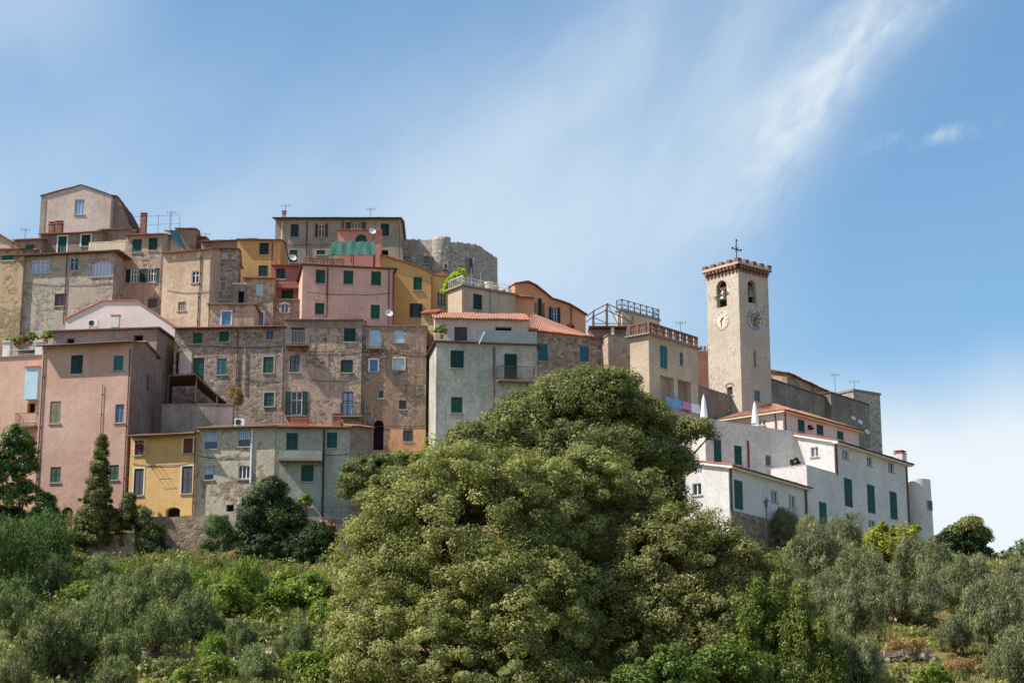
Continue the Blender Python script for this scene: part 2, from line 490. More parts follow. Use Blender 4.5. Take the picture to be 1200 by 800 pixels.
def ground_mat():
    m, t = new_mat('hillside_ground')
    tc = t.node('ShaderNodeTexCoord').outputs['Object']
    n1 = t.noise(tc, 0.09, 6, 0.6)
    n2 = t.noise(tc, 0.6, 6, 0.65)
    n3 = t.noise(tc, 4, 5, 0.65)
    col = t.mix(t.mr(n1, 0.42, 0.6), S(92, 96, 54), S(142, 118, 82))
    col = t.mix(t.mr(n2, 0.46, 0.64, 0, 0.8), col, S(112, 86, 62))
    col = t.mix(t.mr(n3, 0.5, 0.7, 0, 0.6), col, S(76, 88, 40))
    finish(t, col, 0.95, t.m('ADD', n2, t.m('MULTIPLY', n3, 0.4)), 0.3, 0.8, 0.15)
    return m


M['ground'] = ground_mat()
# ------------------------------------------------------------------ terrain
HP = [(-50, 0), (40, 0), (70, 2.2), (95, 6.6), (130, 14.2), (150, 19.0), (155, 20.2), (158, 22.0), (163, 24.5), (170, 26.5), (178, 32), (190, 38), (203, 43), (225, 42), (260, 25), (320, 4), (420, 0), (9000, 0)]
HY, HZ = np.array([a for a, _ in HP], float), np.array([b for _, b in HP], float)


def sstep(a, b, x):
    t = np.clip((x - a) / (b - a), 0, 1)
    return t * t * (3 - 2 * t)


def hgt(x, y):
    x, y = np.asarray(x, float), np.asarray(y, float)
    h = np.interp(y, HY, HZ)
    # the right flank has no village behind it: a spur that falls away
    cap = 21.3 - 0.36 * np.clip(x - 34, 0, 8) - 0.12 * np.maximum(x - 42, 0) - np.maximum(y - 180, 0) * 0.12
    k = np.maximum(sstep(30, 36, x), sstep(-1.0, 2.0, (x - 16.0) * .817 - (y - 151.6) * .577) * sstep(14, 19, x))
    h = h * (1 - k) + np.minimum(h, np.maximum(cap, 0)) * k
    # bank of rock and walls under the lowest row of houses on the left
    lim = 19.2 + 0.1 * (y - 155) + 60 * sstep(157.3, 158.6, y)
    h = np.where((x < -2) & (y > 140) & (y < 159), np.minimum(h, lim), h)
    # terraces
    on = sstep(84, 92, y) * (1 - sstep(146, 151, y))
    st = 1.7
    yy = h + 0.35 * np.sin(x * 0.11 + 1.3) + 0.2 * np.sin(x * 0.31)
    q = yy / st
    fr = q - np.floor(q)
    ht = st * (np.floor(q) + sstep(0.62, 0.98, fr) * 0.8 + fr * 0.2) - (yy - h)
    h = h * (1 - on * 0.75) + ht * on * 0.75
    h = h + (0.16 * np.sin(x * 0.53 + y * 0.31) + 0.12 * np.sin(x * 1.1 - y * 0.83 + 2) + 0.09 * np.sin(x * 2.3 + y * 1.9)) * sstep(60, 85, y) * (1 - sstep(230, 260, y))
    # far wooded hill
    h = h + 80 * np.exp(-((x - 195) / 95.0) ** 2 - ((y - 620) / 130.0) ** 2)
    h = h + 30 * np.exp(-((x + 420) / 160.0) ** 2 - ((y - 900) / 200.0) ** 2)
    return h


def gz(x, y):
    return float(hgt(x, y))


def ground_at(px, py, y0=62.0, y1=240.0):
    d = ray(px, py)
    ys = np.arange(y0, y1, 0.2)
    zz = CAMZ + d.z * ys
    hh = hgt(d.x * ys, ys)
    k = np.argmax(hh >= zz)
    if hh[k] < zz[k]: k = len(ys) - 1
    return Vector((d.x * ys[k], ys[k], float(hh[k])))


def build_terrain():
    xs = np.concatenate([np.linspace(-4000, -200, 20), np.linspace(-190, -80, 23), np.linspace(-76, 90, 208), np.linspace(95, 200, 22), np.linspace(210, 480, 28), np.linspace(600, 4000, 16)])
    ys = np.concatenate([np.linspace(-600, 40, 12), np.linspace(45, 80, 16), np.linspace(81, 170, 180), np.linspace(172, 260, 45), np.linspace(270, 900, 64), np.linspace(1000, 7000, 20)])
    X, Y = np.meshgrid(xs, ys)
    Z = hgt(X, Y)
    nx, ny = len(xs), len(ys)
    co = np.stack([X, Y, Z], -1).reshape(-1, 3)
    i = (np.arange(ny - 1)[:, None] * nx + np.arange(nx - 1)[None, :]).reshape(-1)
    f = np.stack([i, i + 1, i + nx + 1, i + nx], 1)
    o = fast_mesh('ground', co, f, M['ground'], smooth=True)
    tag(o, 'hillside ground of dry grass and earth below the village', kind='structure')


def fast_mesh(name, co, faces, mat, tint=None, parent=None, smooth=False):
    me = bpy.data.meshes.new(name)
    n, k = faces.shape
    me.vertices.add(len(co))
    me.vertices.foreach_set('co', np.ascontiguousarray(co, np.float32).ravel())
    me.loops.add(n * k)
    me.loops.foreach_set('vertex_index', np.ascontiguousarray(faces, np.int32).ravel())
    me.polygons.add(n)
    me.polygons.foreach_set('loop_start', np.arange(0, n * k, k, dtype=np.int32))
    me.polygons.foreach_set('loop_total', np.full(n, k, np.int32))
    if smooth: me.polygons.foreach_set('use_smooth', np.ones(n, bool))
    me.update(calc_edges=True)
    if tint is not None:
        a = me.attributes.new('tint', 'FLOAT', 'FACE')
        a.data.foreach_set('value', np.ascontiguousarray(tint, np.float32))
    for x in (mat if isinstance(mat, (list, tuple)) else [mat]): me.materials.append(x)
    o = bpy.data.objects.new(name, me)
    COL.objects.link(o)
    if parent: o.parent = parent
    return o


build_terrain()


# ------------------------------------------------------------------ houses
def tile_sheet(mb, A, B, C, D, th=0.07, amp=0.04, period=0.26):
    """barrel tiles: A to B is the eave, D to C the upper edge"""
    A, B, C, D = map(Vector, (A, B, C, D))
    nrm = (B - A).cross(D - A).normalized()
    if nrm.z < 0: nrm = -nrm
    n = max(2, int((B - A).length / period))
    k = n * 4
    rows = max(1, int(((D - A).length + (C - B).length) / 2 / 0.8))
    top = []
    for j in range(rows + 1):
        s = j / rows
        r = []
        for i in range(k + 1):
            u = i / k
            p = A.lerp(B, u).lerp(D.lerp(C, u), s)
            wob = 0.035 * math.sin(p.x * 1.3 + p.y * .7) + 0.02 * math.sin(p.x * 4.1 - p.y * 3.3 + p.z) + random.uniform(-.012, .012)
            r.append(p + nrm * (th + amp * math.sin(u * n * 2 * math.pi)) + Vector((0, 0, wob)))
        top.append(r)
    i0 = len(mb.v)
    for r in top: mb.v += [tuple(p) for p in r]
    w = k + 1
    for j in range(rows):
        for i in range(k):
            a = i0 + j * w + i
            mb.f.append((a, a + 1, a + w + 1, a + w)); mb.mi.append(0)
    # underside and eave edge
    b0 = len(mb.v)
    for p in (A, B, C, D): mb.v.append(tuple(p))
    mb.f.append((b0 + 3, b0 + 2, b0 + 1, b0)); mb.mi.append(0)
    mb.f.append(tuple([b0, b0 + 1] + [i0 + i for i in range(k, -1, -1)])); mb.mi.append(0)
    mb.f.append(tuple([b0 + 2, b0 + 3] + [i0 + rows * w + i for i in range(0, k + 1)])); mb.mi.append(0)
    mb.f.append(tuple([b0 + 3, b0] + [i0 + j * w for j in range(rows + 1)])); mb.mi.append(0)
    mb.f.append(tuple([b0 + 1, b0 + 2] + [i0 + j * w + k for j in range(rows, -1, -1)])); mb.mi.append(0)


HOUSES = {}


class House:
    def __init__(s, key, name, label, cat, xl, ytl, xr, base, Y, mat, yaw=None, ytr=None, depth=7.0, lpx=None, rpx=None, group=None, wallname='wall'):
        p0 = at(xl, ytl, Y)
        if yaw is None:
            d = ray(xr, ytr)
            t = (p0.z - CAMZ) / d.z
            p1 = Vector((d.x * t, t, p0.z))
            s.yaw = math.atan2(p1.y - p0.y, p1.x - p0.x)
            s.w = (Vector((p1.x, p1.y)) - Vector((p0.x, p0.y))).length
        else:
            s.yaw = R(yaw)
            c, n = math.cos(s.yaw), math.sin(s.yaw)
            ux = ray(xr, ytl if ytr is None else ytr).x
            # p0 + k*(c, n) on the vertical plane x = ux*y
            k = (ux * p0.y - p0.x) / (c - ux * n)
            s.w = k
        pb = at(xl, base, Y)
        s.loc = Vector((p0.x, p0.y, pb.z))
        s.h = p0.z - pb.z
        s.ex = Vector((math.cos(s.yaw), math.sin(s.yaw), 0))
        s.ey = Vector((-math.sin(s.yaw), math.cos(s.yaw), 0))
        s.d = depth
        if rpx is not None: s.d = s._side(s.w, rpx, ytl)
        if lpx is not None: s.d = s._side(0, lpx, ytl)
        s.root = empty(name, s.loc, s.yaw)
        tag(s.root, label, cat, group)
        s.mat, s.wallname = mat, wallname
        s.holes = {'F': [], 'L': [], 'R': [], 'B': []}
        s.top = {k: [(0, s.h), (99, s.h)] for k in 'FLRB'}
        s.pending = []
        HOUSES[key] = s

    def _side(s, u, px, py):
        o = s.loc + s.ex * u
        ux = ray(px, py).x
        return (ux * o.y - o.x) / (s.ey.x - ux * s.ey.y)

    # face frames in house-local coordinates: origin, direction, outward normal, length
    def frame(s, f):
        return {'F': ((0, 0), (1, 0), (0, -1), s.w), 'R': ((s.w, 0), (0, 1), (1, 0), s.d),
                'B': ((s.w, s.d), (-1, 0), (0, 1), s.w), 'L': ((0, s.d), (0, -1), (-1, 0), s.d)}[f]

    def T(s, f):
        o, e, n, _ = s.frame(f)
        return lambda u, out, z: (o[0] + e[0] * u + n[0] * out, o[1] + e[1] * u + n[1] * out, z)

    def uz(s, f, px, py, out=0.0):
        o, e, n, _ = s.frame(f)
        ow = s.loc + s.ex * (o[0] + n[0] * out) + s.ey * (o[1] + n[1] * out)
        nw = s.ex * n[0] + s.ey * n[1]
        ew = s.ex * e[0] + s.ey * e[1]
        d = ray(px, py)
        c = Vector((0, 0, CAMZ))
        t = (ow - c).dot(nw) / d.dot(nw)
        p = c + d * t
        return (p - ow).dot(ew), p.z - s.loc.z

    def world(s, x, y, z):
        return s.loc + s.ex * x + s.ey * y + Vector((0, 0, z))

    def rect(s, f, x0, y0, x1, y1):
        ym, xm = (y0 + y1) / 2, (x0 + x1) / 2
        ua, ub = s.uz(f, x0, ym)[0], s.uz(f, x1, ym)[0]
        za, zb = s.uz(f, xm, y1)[1], s.uz(f, xm, y0)[1]
        return min(ua, ub), max(ua, ub), za, zb

    def prof(s, f, pts, slopes=True):
        s.top[f] = [s.uz(f, *p) for p in pts]
        if f in 'F': s.top['B'] = [(s.w - u, z) for u, z in reversed(s.top[f])]

    def topz(s, f, u):
        P = s.top[f]
        return float(np.interp(u, [p[0] for p in P], [p[1] for p in P]))

    # ---- windows
    def win(s, x0, y0, x1, y1, kind='S', col='green', f='F', arch=False, frame='whitep', surround=None, sill=True, dep=0.16, name=None, label=None, panes=2):
        r = s.rect(f, x0, y0, x1, y1)
        s.holes[f].append((*r, dep if kind != 'X' else max(dep, 0.55), arch))
        s.pending.append((f, r, kind, col, arch, frame, surround, sill, dep, name, label, panes))

    def wins(s, lst, **kw):
        for x in lst: s.win(*x, **kw)

    def _leaf(s, name, T, u0, u1, z0, z1, o0, mat, parent, lab=None):
        b = MB()
        w, th = min(0.07, (u1 - u0) * 0.2), 0.045
        b.box((u0, o0, z0), (u0 + w, o0 + th, z1), T)
        b.box((u1 - w, o0, z0), (u1, o0 + th, z1), T)
        zs = [z0, (z0 + z1) / 2 - 0.04, z1 - 0.09]
        for z in zs: b.box((u0 + w, o0 + 0.001, z), (u1 - w, o0 + th - 0.002, z + 0.09), T)
        z = z0 + 0.09
        while z < z1 - 0.12:
            b.quad(T(u0 + w, o0 + 0.036, z), T(u1 - w, o0 + 0.036, z), T(u1 - w, o0 + 0.006, z + 0.1), T(u0 + w, o0 + 0.006, z + 0.1))
            z += 0.082
        o = b.build(name, mat, parent)
        if lab: o['label'] = lab
        return o

    def _window(s, spec):
        f, (u0, u1, z0, z1), kind, col, arch, frame, surround, sill, dep, name, label, panes = spec
        T = s.T(f)
        um = (u0 + u1) / 2
        W, H = u1 - u0, z1 - z0
        if kind == 'X':
            b = MB()
            b.box((u0 - 0.03, -0.62, z0 - 0.03), (u1 + 0.03, -0.552, z1 + 0.03), T)
            o = b.build(name or 'opening', M['dark' if col == 'green' else col], s.root)
        elif kind == 'D':
            b = MB()
            b.box((u0 - 0.03, -dep - 0.05, z0 - 0.03), (u1 + 0.03, -dep - 0.002, z1 + 0.03), T)
            for i in range(2):
                for j in range(2):
                    b.box((u0 + W * (0.12 + 0.42 * i), -dep - 0.001, z0 + H * (0.08 + 0.46 * j)), (u0 + W * (0.44 + 0.42 * i), -dep + 0.025, z0 + H * (0.46 + 0.46 * j)), T)
            o = b.build(name or 'door', M[col], s.root)
        else:
            b = MB()
            fo = -dep + 0.004
            fw = min(0.07, W * 0.12)
            fm = M[frame] if kind in 'WOBK' else M[col]
            b.box((u0, fo, z0), (u0 + fw, fo + 0.05, z1), T)
            b.box((u1 - fw, fo, z0), (u1, fo + 0.05, z1), T)
            b.box((u0 + fw, fo, z1 - fw), (u1 - fw, fo + 0.05, z1), T)
            b.box((u0 + fw, fo, z0), (u1 - fw, fo + 0.05, z0 + fw), T)
            if kind in 'WOK':
                for i in range(1, panes):
                    uu = u0 + W * i / panes
                    b.box((uu - fw * 0.6, fo + 0.001, z0 + fw), (uu + fw * 0.6, fo + 0.049, z1 - fw), T)
                if H > 1.2: b.box((u0 + fw, fo + 0.002, z0 + H * 0.62), (u1 - fw, fo + 0.04, z0 + H * 0.62 + 0.05), T)
            o = b.build('window', fm, s.root)
            if label: o['label'] = label
            g = MB()
            g.box((u0 - 0.04, -dep - 0.03, z0 - 0.04), (u1 + 0.04, -dep - 0.001, z1 + 0.04), T)
            g.build('pane', M['curtain' if kind == 'K' else 'glass'], o)
            if kind in 'SH':
                so = -0.075
                s._leaf('shutter', T, u0 + 0.015, um - 0.006, z0 + 0.015, z1 - 0.015, so, M[col], o)
                if kind == 'S':
                    s._leaf('shutter', T, um + 0.006, u1 - 0.015, z0 + 0.015, z1 - 0.015, so, M[col], o)
                else:
                    s._leaf('shutter', T, u1 + 0.01, u1 + W / 2, z0 + 0.015, z1 - 0.015, 0.02, M[col], o)
            if kind == 'O':
                s._leaf('shutter', T, u0 - W / 2, u0 - 0.02, z0, z1, 0.02, M[col], o)
                s._leaf('shutter', T, u1 + 0.02, u1 + W / 2, z0, z1, 0.02, M[col], o)
            if kind == 'B':   # roller blind or slatted blind drawn nearly to the sill
                c = MB()
                zb = z0 + H * (0.04 if H < 1.6 else 0.02)
                n = max(3, int(H / 0.16))
                for i in range(n):
                    za = zb + (z1 - zb) * i / n
                    c.box((u0 + 0.02, -0.11, za), (u1 - 0.02, -0.085, za + (z1 - zb) / n - 0.012), T)
                c.build('blind', M[col], o)
            if kind == 'C':   # half lowered white blind over a glazed lower sash
                c = MB()
                zb = z0 + H * 0.42
                n = 5
                for i in range(n):
                    c.box((u0 + 0.03 + (W - 0.06) * i / n, -0.1, zb), (u0 + 0.03 + (W - 0.06) * (i + 0.82) / n, -0.07, z1 - 0.03), T)
                c.build('blind', M['paleblue'], o)
        if sill and kind != 'D' and not (kind == 'X' and not surround):
            b = MB()
            b.box((u0 - 0.1, -0.02, z0 - 0.1), (u1 + 0.1, 0.1, z0 - 0.004), T)
            b.build('sill', M['sill'], o)
        if surround:
            b = MB()
            sw = 0.14
            zt = z1 + (sw if not arch else 0)
            b.box((u0 - sw, 0.004, z0), (u0 - 0.004, 0.03, z1), T)
            b.box((u1 + 0.004, 0.004, z0), (u1 + sw, 0.03, z1), T)
            if not arch: b.box((u0 - sw, 0.004, z1 + 0.004), (u1 + sw, 0.032, zt), T)
            else:
                rr, cu, cz = W / 2, um, z1 - W / 2
                n = 10
                for i in range(n):
                    a0, a1 = math.pi * i / n, math.pi * (i + 1) / n
                    pts = []
                    for a, r in ((a0, rr + .005), (a1, rr + .005), (a1, rr + sw), (a0, rr + sw)):
                        pts.append((cu + math.cos(a) * r, cz + math.sin(a) * r))
                    b.quad(*[T(p[0], 0.03, p[1]) for p in pts])
                    b.quad(T(pts[3][0], 0.0, pts[3][1]), T(pts[2][0], 0.0, pts[2][1]), T(pts[2][0], 0.03, pts[2][1]), T(pts[3][0], 0.03, pts[3][1]))
            b.build('surround', M[surround], o)

    # ---- walls
    def _face(s, mb, f, m=0):
        T = s.T(f)
        n0 = len(mb.mi)
        L = s.frame(f)[3]
        holes = [h for h in s.holes[f] if h[1] > 0.02 and h[0] < L - 0.02]
        ub = {0.0, L}
        zb = {0.0}
        for u, z in s.top[f]:
            if 0.001 < u < L - 0.001: ub.add(u)
        for h in holes:
            ub.add(max(h[0], 0)); ub.add(min(h[1], L)); zb.add(max(h[2], 0.01)); zb.add(h[3])
        ub, zb = sorted(ub), sorted(zb)
        for i in range(len(ub) - 1):
            a, b = ub[i], ub[i + 1]
            if b - a < 1e-5: continue
            ta, tb = s.topz(f, a), s.topz(f, b)
            zz = [z for z in zb if z < min(ta, tb) - 0.002]
            if not zz: continue
            for j in range(len(zz)):
                z0 = zz[j]
                last = j == len(zz) - 1
                zc = z0 + 0.001 if last else (z0 + zz[j + 1]) / 2
                uc = (a + b) / 2
                inside = any(h[0] - 1e-6 <= uc <= h[1] + 1e-6 and max(h[2], 0.01) - 1e-6 <= zc <= h[3] - 1e-6 for h in holes)
                if inside and not last: continue
                if last: mb.quad(T(a, 0, z0), T(b, 0, z0), T(b, 0, tb), T(a, 0, ta))
                else: mb.quad(T(a, 0, z0), T(b, 0, z0), T(b, 0, zz[j + 1]), T(a, 0, zz[j + 1]))
        for u0, u1, z0, z1, dp, arch in holes:
            q = -dp
            mb.quad(T(u0, 0, z0), T(u0, 0, z1), T(u0, q, z1), T(u0, q, z0))
            mb.quad(T(u1, 0, z0), T(u1, q, z0), T(u1, q, z1), T(u1, 0, z1))
            mb.quad(T(u0, 0, z0), T(u0, q, z0), T(u1, q, z0), T(u1, 0, z0))
            mb.quad(T(u0, 0, z1), T(u1, 0, z1), T(u1, q, z1), T(u0, q, z1))
            if arch:
                rr, cu = (u1 - u0) / 2, (u0 + u1) / 2
                rise = rr if arch is True else rr * arch
                cz = z1 - rise
                n = 12
                pts = [(cu - rr * math.cos(math.pi * i / n), cz + rise * math.sin(math.pi * i / n)) for i in range(n + 1)]
                for i in range(n):
                    (a0, b0), (a1, b1) = pts[i], pts[i + 1]
                    mb.quad(T(a0, -0.001, b0), T(a1, -0.001, b1), T(a1, -0.001, z1), T(a0, -0.001, z1))
                    mb.quad(T(a0, 0, b0), T(a0, q + .004, b0), T(a1, q + .004, b1), T(a1, 0, b1))
        for i in range(n0, len(mb.mi)): mb.mi[i] = m

    def build(s, roof='tile', rmat='tile_old', slope=0.26, over=0.4, side=0.15, gutter=None, rname='roof', cap=0.14, ridge=None, facemats=None, eave=None):
        w, d, h = s.w, s.d, s.h
        if roof == 'tile':
            s.top['L'] = [(0, h), (d / 2, h + slope * d / 2), (d, h)]
            s.top['R'] = list(s.top['L'])
        elif roof == 'shed':
            s.top['L'] = [(0, h + slope * d), (d, h)]
            s.top['R'] = [(0, h), (d, h + slope * d)]
            s.top['B'] = [(0, h + slope * d), (w, h + slope * d)]
        elif roof == 'profile':
            P = s.top['F']
            zl, zr = s.topz('F', 0), s.topz('F', w)
            s.top['L'] = [(0, zl), (d, zl)]
            s.top['R'] = [(0, zr), (d, zr)]
        mb = MB()
        fm = facemats or {}
        ml = [s.mat] + [M[k] for k in fm.values()]
        ix = {f: i + 1 for i, f in enumerate(fm)}
        for f in 'FRBL': s._face(mb, f, ix.get(f, 0))
        s.wall = mb.build(s.wallname, ml, s.root)
        rb = MB()
        e = 0.012
        if roof == 'tile':
            ze = h - slope * over
            zr = h + slope * d / 2
            tile_sheet(rb, (-side, -over, ze + e), (w + side, -over, ze + e), (w + side, d / 2, zr + e), (-side, d / 2, zr + e))
            tile_sheet(rb, (w + side, d + over, ze + e), (-side, d + over, ze + e), (-side, d / 2, zr + e), (w + side, d / 2, zr + e))
            rb.tube((-side, d / 2, zr + 0.1), (w + side, d / 2, zr + 0.1), 0.11, n=8)
        elif roof == 'shed':
            ze = h - slope * over
            zr = h + slope * (d + over)
            tile_sheet(rb, (-side, -over, ze + e), (w + side, -over, ze + e), (w + side, d + over, zr + e), (-side, d + over, zr + e))
        elif roof == 'profile':
            P = [(u, z) for u, z in s.top['F']]
            k0 = (P[1][1] - P[0][1]) / max(P[1][0] - P[0][0], .01)
            k1 = (P[-1][1] - P[-2][1]) / max(P[-1][0] - P[-2][0], .01)
            P[0] = (P[0][0] - side, P[0][1] - k0 * side)
            P[-1] = (P[-1][0] + side, P[-1][1] + k1 * side)
            for (a, za), (b, zb) in zip(P[:-1], P[1:]):
                if b - a < 0.02: continue
                tile_sheet(rb, (a, -over, za + e), (a, d + over, za + e), (b, d + over, zb + e), (b, -over, zb + e)) if za < zb else tile_sheet(rb, (b, d + over, zb + e), (b, -over, zb + e), (a, -over, za + e), (a, d + over, za + e))
        elif roof == 'hip':
            ze = h - slope * over
            r = min(w, d) / 2 + over
            zr = ze + slope * r
            A, B, C, D = (-over, -over, ze + e), (w + over, -over, ze + e), (w + over, d + over, ze + e), (-over, d + over, ze + e)
            if w >= d: E, F_ = (-over + r, d / 2, zr + e), (w + over - r, d / 2, zr + e)
            else: E, F_ = (w / 2, -over + r, zr + e), (w / 2, d + over - r, zr + e)
            if w >= d:
                tile_sheet(rb, A, B, F_, E); tile_sheet(rb, C, D, E, F_)
                tile_sheet(rb, B, C, F_, F_); tile_sheet(rb, D, A, E, E)
            else:
                tile_sheet(rb, A, B, E, E); tile_sheet(rb, B, C, F_, E)
                tile_sheet(rb, C, D, F_, F_); tile_sheet(rb, D, A, E, F_)
        elif roof == 'flat':
            rb.box((-over, -over, h + 0.005), (w + over, d + over, h + cap))
        if roof != 'none' and rb.v: s.roof = rb.build(rname, M[rmat], s.root)
        else: s.roof = None
        if gutter:
            g = MB()
            ze = h - (slope * over if roof in ('tile', 'shed', 'hip') else 0)
            g.tube((-side, -over - 0.07, ze + 0.02), (w + side, -over - 0.07, ze + 0.02), 0.075, n=8)
            g.build('gutter', M[gutter], s.root)
        if eave:
            g = MB()
            ze = h - (slope * over if roof in ('tile', 'shed', 'hip') else 0)
            g.quad((-side, -over + .03, ze - .01), (w + side, -over + .03, ze - .01), (w + side, -over + .03, ze - .17), (-side, -over + .03, ze - .17))
            g.quad((-side, -over + .03, ze - .17), (w + side, -over + .03, ze - .17), (w + side, -.002, ze - .17), (-side, -.002, ze - .17))
            g.quad((-side, -over + .03, ze - .01), (-side, -over + .03, ze - .17), (-side, -.002, ze - .17), (-side, -.002, ze + slope * over * .9))
            if roof == 'shed':
                z1 = h + slope * d
                g.quad((-side, .0, h - .03), (-side, d, z1 - .03), (-side, d, z1 - .2), (-side, .0, h - .2))
                g.quad((-side, .0, h - .2), (-side, d, z1 - .2), (-.002, d, z1 - .2), (-.002, .0, h - .2))
            if roof == 'hip':
                g.quad((-over + .03, -over + .03, ze - .01), (-over + .03, d + over, ze - .01), (-over + .03, d + over, ze - .17), (-over + .03, -over + .03, ze - .17))
                g.quad((-over + .03, -over + .03, ze - .17), (-over + .03, d + over, ze - .17), (-.002, d + over, ze - .17), (-.002, -over + .03, ze - .17))
            g.build('eave_board', M[eave], s.root)
        for sp in s.pending: s._window(sp)
        return s

    # ---- attachments
    def pipe(s, px, y0, y1, mat='rust', f='F', r=0.055, name='drainpipe'):
        T = s.T(f)
        u, z1 = s.uz(f, px, y0)
        _, z0 = s.uz(f, px, y1)
        b = MB()
        b.tube(T(u, 0.09, z0), T(u, 0.09, z1), r, n=8)
        k = 3
        for i in range(k):
            z = z0 + (z1 - z0) * (i + 0.5) / k
            b.box((u - r - .02, 0.0, z - .02), (u + r + .02, 0.09 + r * .8, z + .02), T)
        b.build(name, M[mat], s.root)

    def cable(s, pts, f='F', r=0.022, mat='iron', sag=0.12):
        T = s.T(f)
        P = [s.uz(f, *p) for p in pts]
        b = MB()
        for (u0, z0), (u1, z1) in zip(P[:-1], P[1:]):
            n = 6
            q = [(u0 + (u1 - u0) * i / n, z0 + (z1 - z0) * i / n - sag * 4 * (i / n) * (1 - i / n) * min(1, abs(u1 - u0) / 3)) for i in range(n + 1)]
            for a, c in zip(q[:-1], q[1:]): b.tube(T(a[0], .05, a[1]), T(c[0], .05, c[1]), r, n=4)
        b.build('cable', M[mat], s.root)

    def balcony(s, x0, x1, yrail, yslab, proj=0.9, slab='slab', rail='iron', f='F', panel=None, th=0.16):
        T = s.T(f)
        ua, z0 = s.uz(f, x0, yslab)
        ub, _ = s.uz(f, x1, yslab)
        zt = s.uz(f, (x0 + x1) / 2, yrail)[1]
        if ua > ub: ua, ub = ub, ua
        b = MB()
        b.box((ua, 0.002, z0 - th), (ub, proj, z0), T)
        for k in (0.15, 0.85):
            u = ua + (ub - ua) * k
            b.box((u - .08, 0.004, z0 - th - 0.3), (u + .08, proj * 0.6, z0 - th - .002), T)
        o = b.build('balcony', M[slab], s.root)
        r = MB()
        if panel:
            r.box((ua + .01, proj - .06, z0 + .004), (ub - .01, proj - .01, zt), T)
            r.box((ua + .01, .01, z0 + .004), (ua + .06, proj - .061, zt), T)
            r.box((ub - .06, .01, z0 + .004), (ub - .01, proj - .061, zt), T)
            r.build('parapet', M[panel], o)
        else:
            for p, q in (((ua, proj - .04), (ub, proj - .04)), ((ua, 0.02), (ua, proj - .04)), ((ub, 0.02), (ub, proj - .04))):
                for z in (zt, z0 + 0.12): r.tube(T(p[0], p[1], z), T(q[0], q[1], z), 0.026, n=5)
                n = max(2, int(math.dist(p, q) / 0.13))
                for i in range(n + 1):
                    a = p[0] + (q[0] - p[0]) * i / n
                    c = p[1] + (q[1] - p[1]) * i / n
                    r.tube(T(a, c, z0), T(a, c, zt), 0.012, n=4)
            r.build('railing', M[rail], o)
        return o

    def chimney(s, x0, x1, y0, y1, back=1.2, mat='brick', cap='terracotta', pot=True):
        """stack standing on the roof, its centre `back` metres behind the front wall"""
        ua, zt = s.uz('F', x0, y0, -back)
        ub, zb = s.uz('F', x1, y1, -back)
        w = abs(ub - ua)
        u = (ua + ub) / 2
        b = MB()
        b.box((u - w / 2, back - w * .4, zb - 1.0), (u + w / 2, back + w * .4, zt - 0.12))
        m = [M[mat], M[cap]]
        b.box((u - w / 2 - .05, back - w * .4 - .05, zt - .118), (u + w / 2 + .05, back + w * .4 + .05, zt - .04), m=1)
        if pot:
            for k in (-1, 1): b.box((u + k * w * .36 - .05, back - w * .3, zt - .038), (u + k * w * .36 + .05, back + w * .3, zt + .12), m=1)
            b.box((u - w / 2 - .06, back - w * .4 - .05, zt + .122), (u + w / 2 + .06, back + w * .4 + .05, zt + .18), m=1)
        return b.build('chimney', m, s.root)
# ------------------------------------------------------------------ the village, left, lowest row
def HS(*a, **k): return House(*a, **k)


h = HS('B1', 'tall_house', 'tall pink house at the lower left with an eave shadow across its top floor', 'house', 50, 406, 155, 640, 161, M['pink_tall'], yaw=-12, rpx=184)
h.wins([(83, 416, 97, 438, 'S', 'dkgreen'), (133, 416.5, 144.5, 434, 'S', 'teal'), (58.5, 470, 71, 496, 'S', 'olive'), (59, 547, 71, 565, 'S', 'green'), (128.5, 544.5, 139, 562, 'S', 'green')])
h.win(135, 473.5, 145, 495, 'W', frame='blue', panes=2)
h.win(72, 594, 85, 616, 'D', 'redbrown', arch=True)
h.win(184 - 12, 440, 184 - 9, 458, 'X', f='R')
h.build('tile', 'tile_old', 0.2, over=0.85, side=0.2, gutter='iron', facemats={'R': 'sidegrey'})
h.pipe(52.5, 412, 590, 'rust'); h.pipe(153, 409, 590, 'rust'); h.pipe(121, 450, 520, 'rust', r=0.03)

h = HS('B2', 'terrace_house', 'peach house cut by the left edge with potted plants on its railed roof terrace', 'house', -70, 423, 49, 640, 167, M['pink_left'], yaw=-12, depth=6)
h.win(32, 472, 41, 484, 'X')
h.build('flat', 'slab', over=0.12, cap=0.12)
h.balcony(22.5, 46, 486, 500, 0.9, panel='pink_left' if False else None, rail='rust')
T = h.T('F')
u0, z0 = h.uz('F', 33, 470); u1, z1 = h.uz('F', 50, 432)
b = MB(); b.box((u0, 0.003, z0), (u1, 0.85, z1), T); b.box((u0 - .1, -.1, z1 + .003), (u1 + .1, 1.0, z1 + .1), T, m=1)
o = b.build('box_room', [M['paleblue'], M['coping']], h.root); o['label'] = 'pale blue projecting box room'
b = MB()
ua, zb = h.uz('F', 8, 421); ub, zt = h.uz('F', 40, 409)
for z in (zt, (zt + zb) / 2): b.tube(T(ua, -.12, z), T(ub, -.12, z), .025)
for i in range(15): b.tube(T(ua + (ub - ua) * i / 14, -.12, zb - .05), T(ua + (ub - ua) * i / 14, -.12, zt), .014, n=4)
b.build('railing', M['metal'], h.root)
for px in (6, 44):
    b = MB(); u, zz = h.uz('F', px, 400); w_ = .35
    b.box((u - w_, -.9, zb), (u + w_, -.3, zz), T); b.box((u - w_ - .08, -1., zz + .002), (u + w_ + .08, -.2, zz + .12), T)
    b.build('gate_pier', M['white'], h.root)

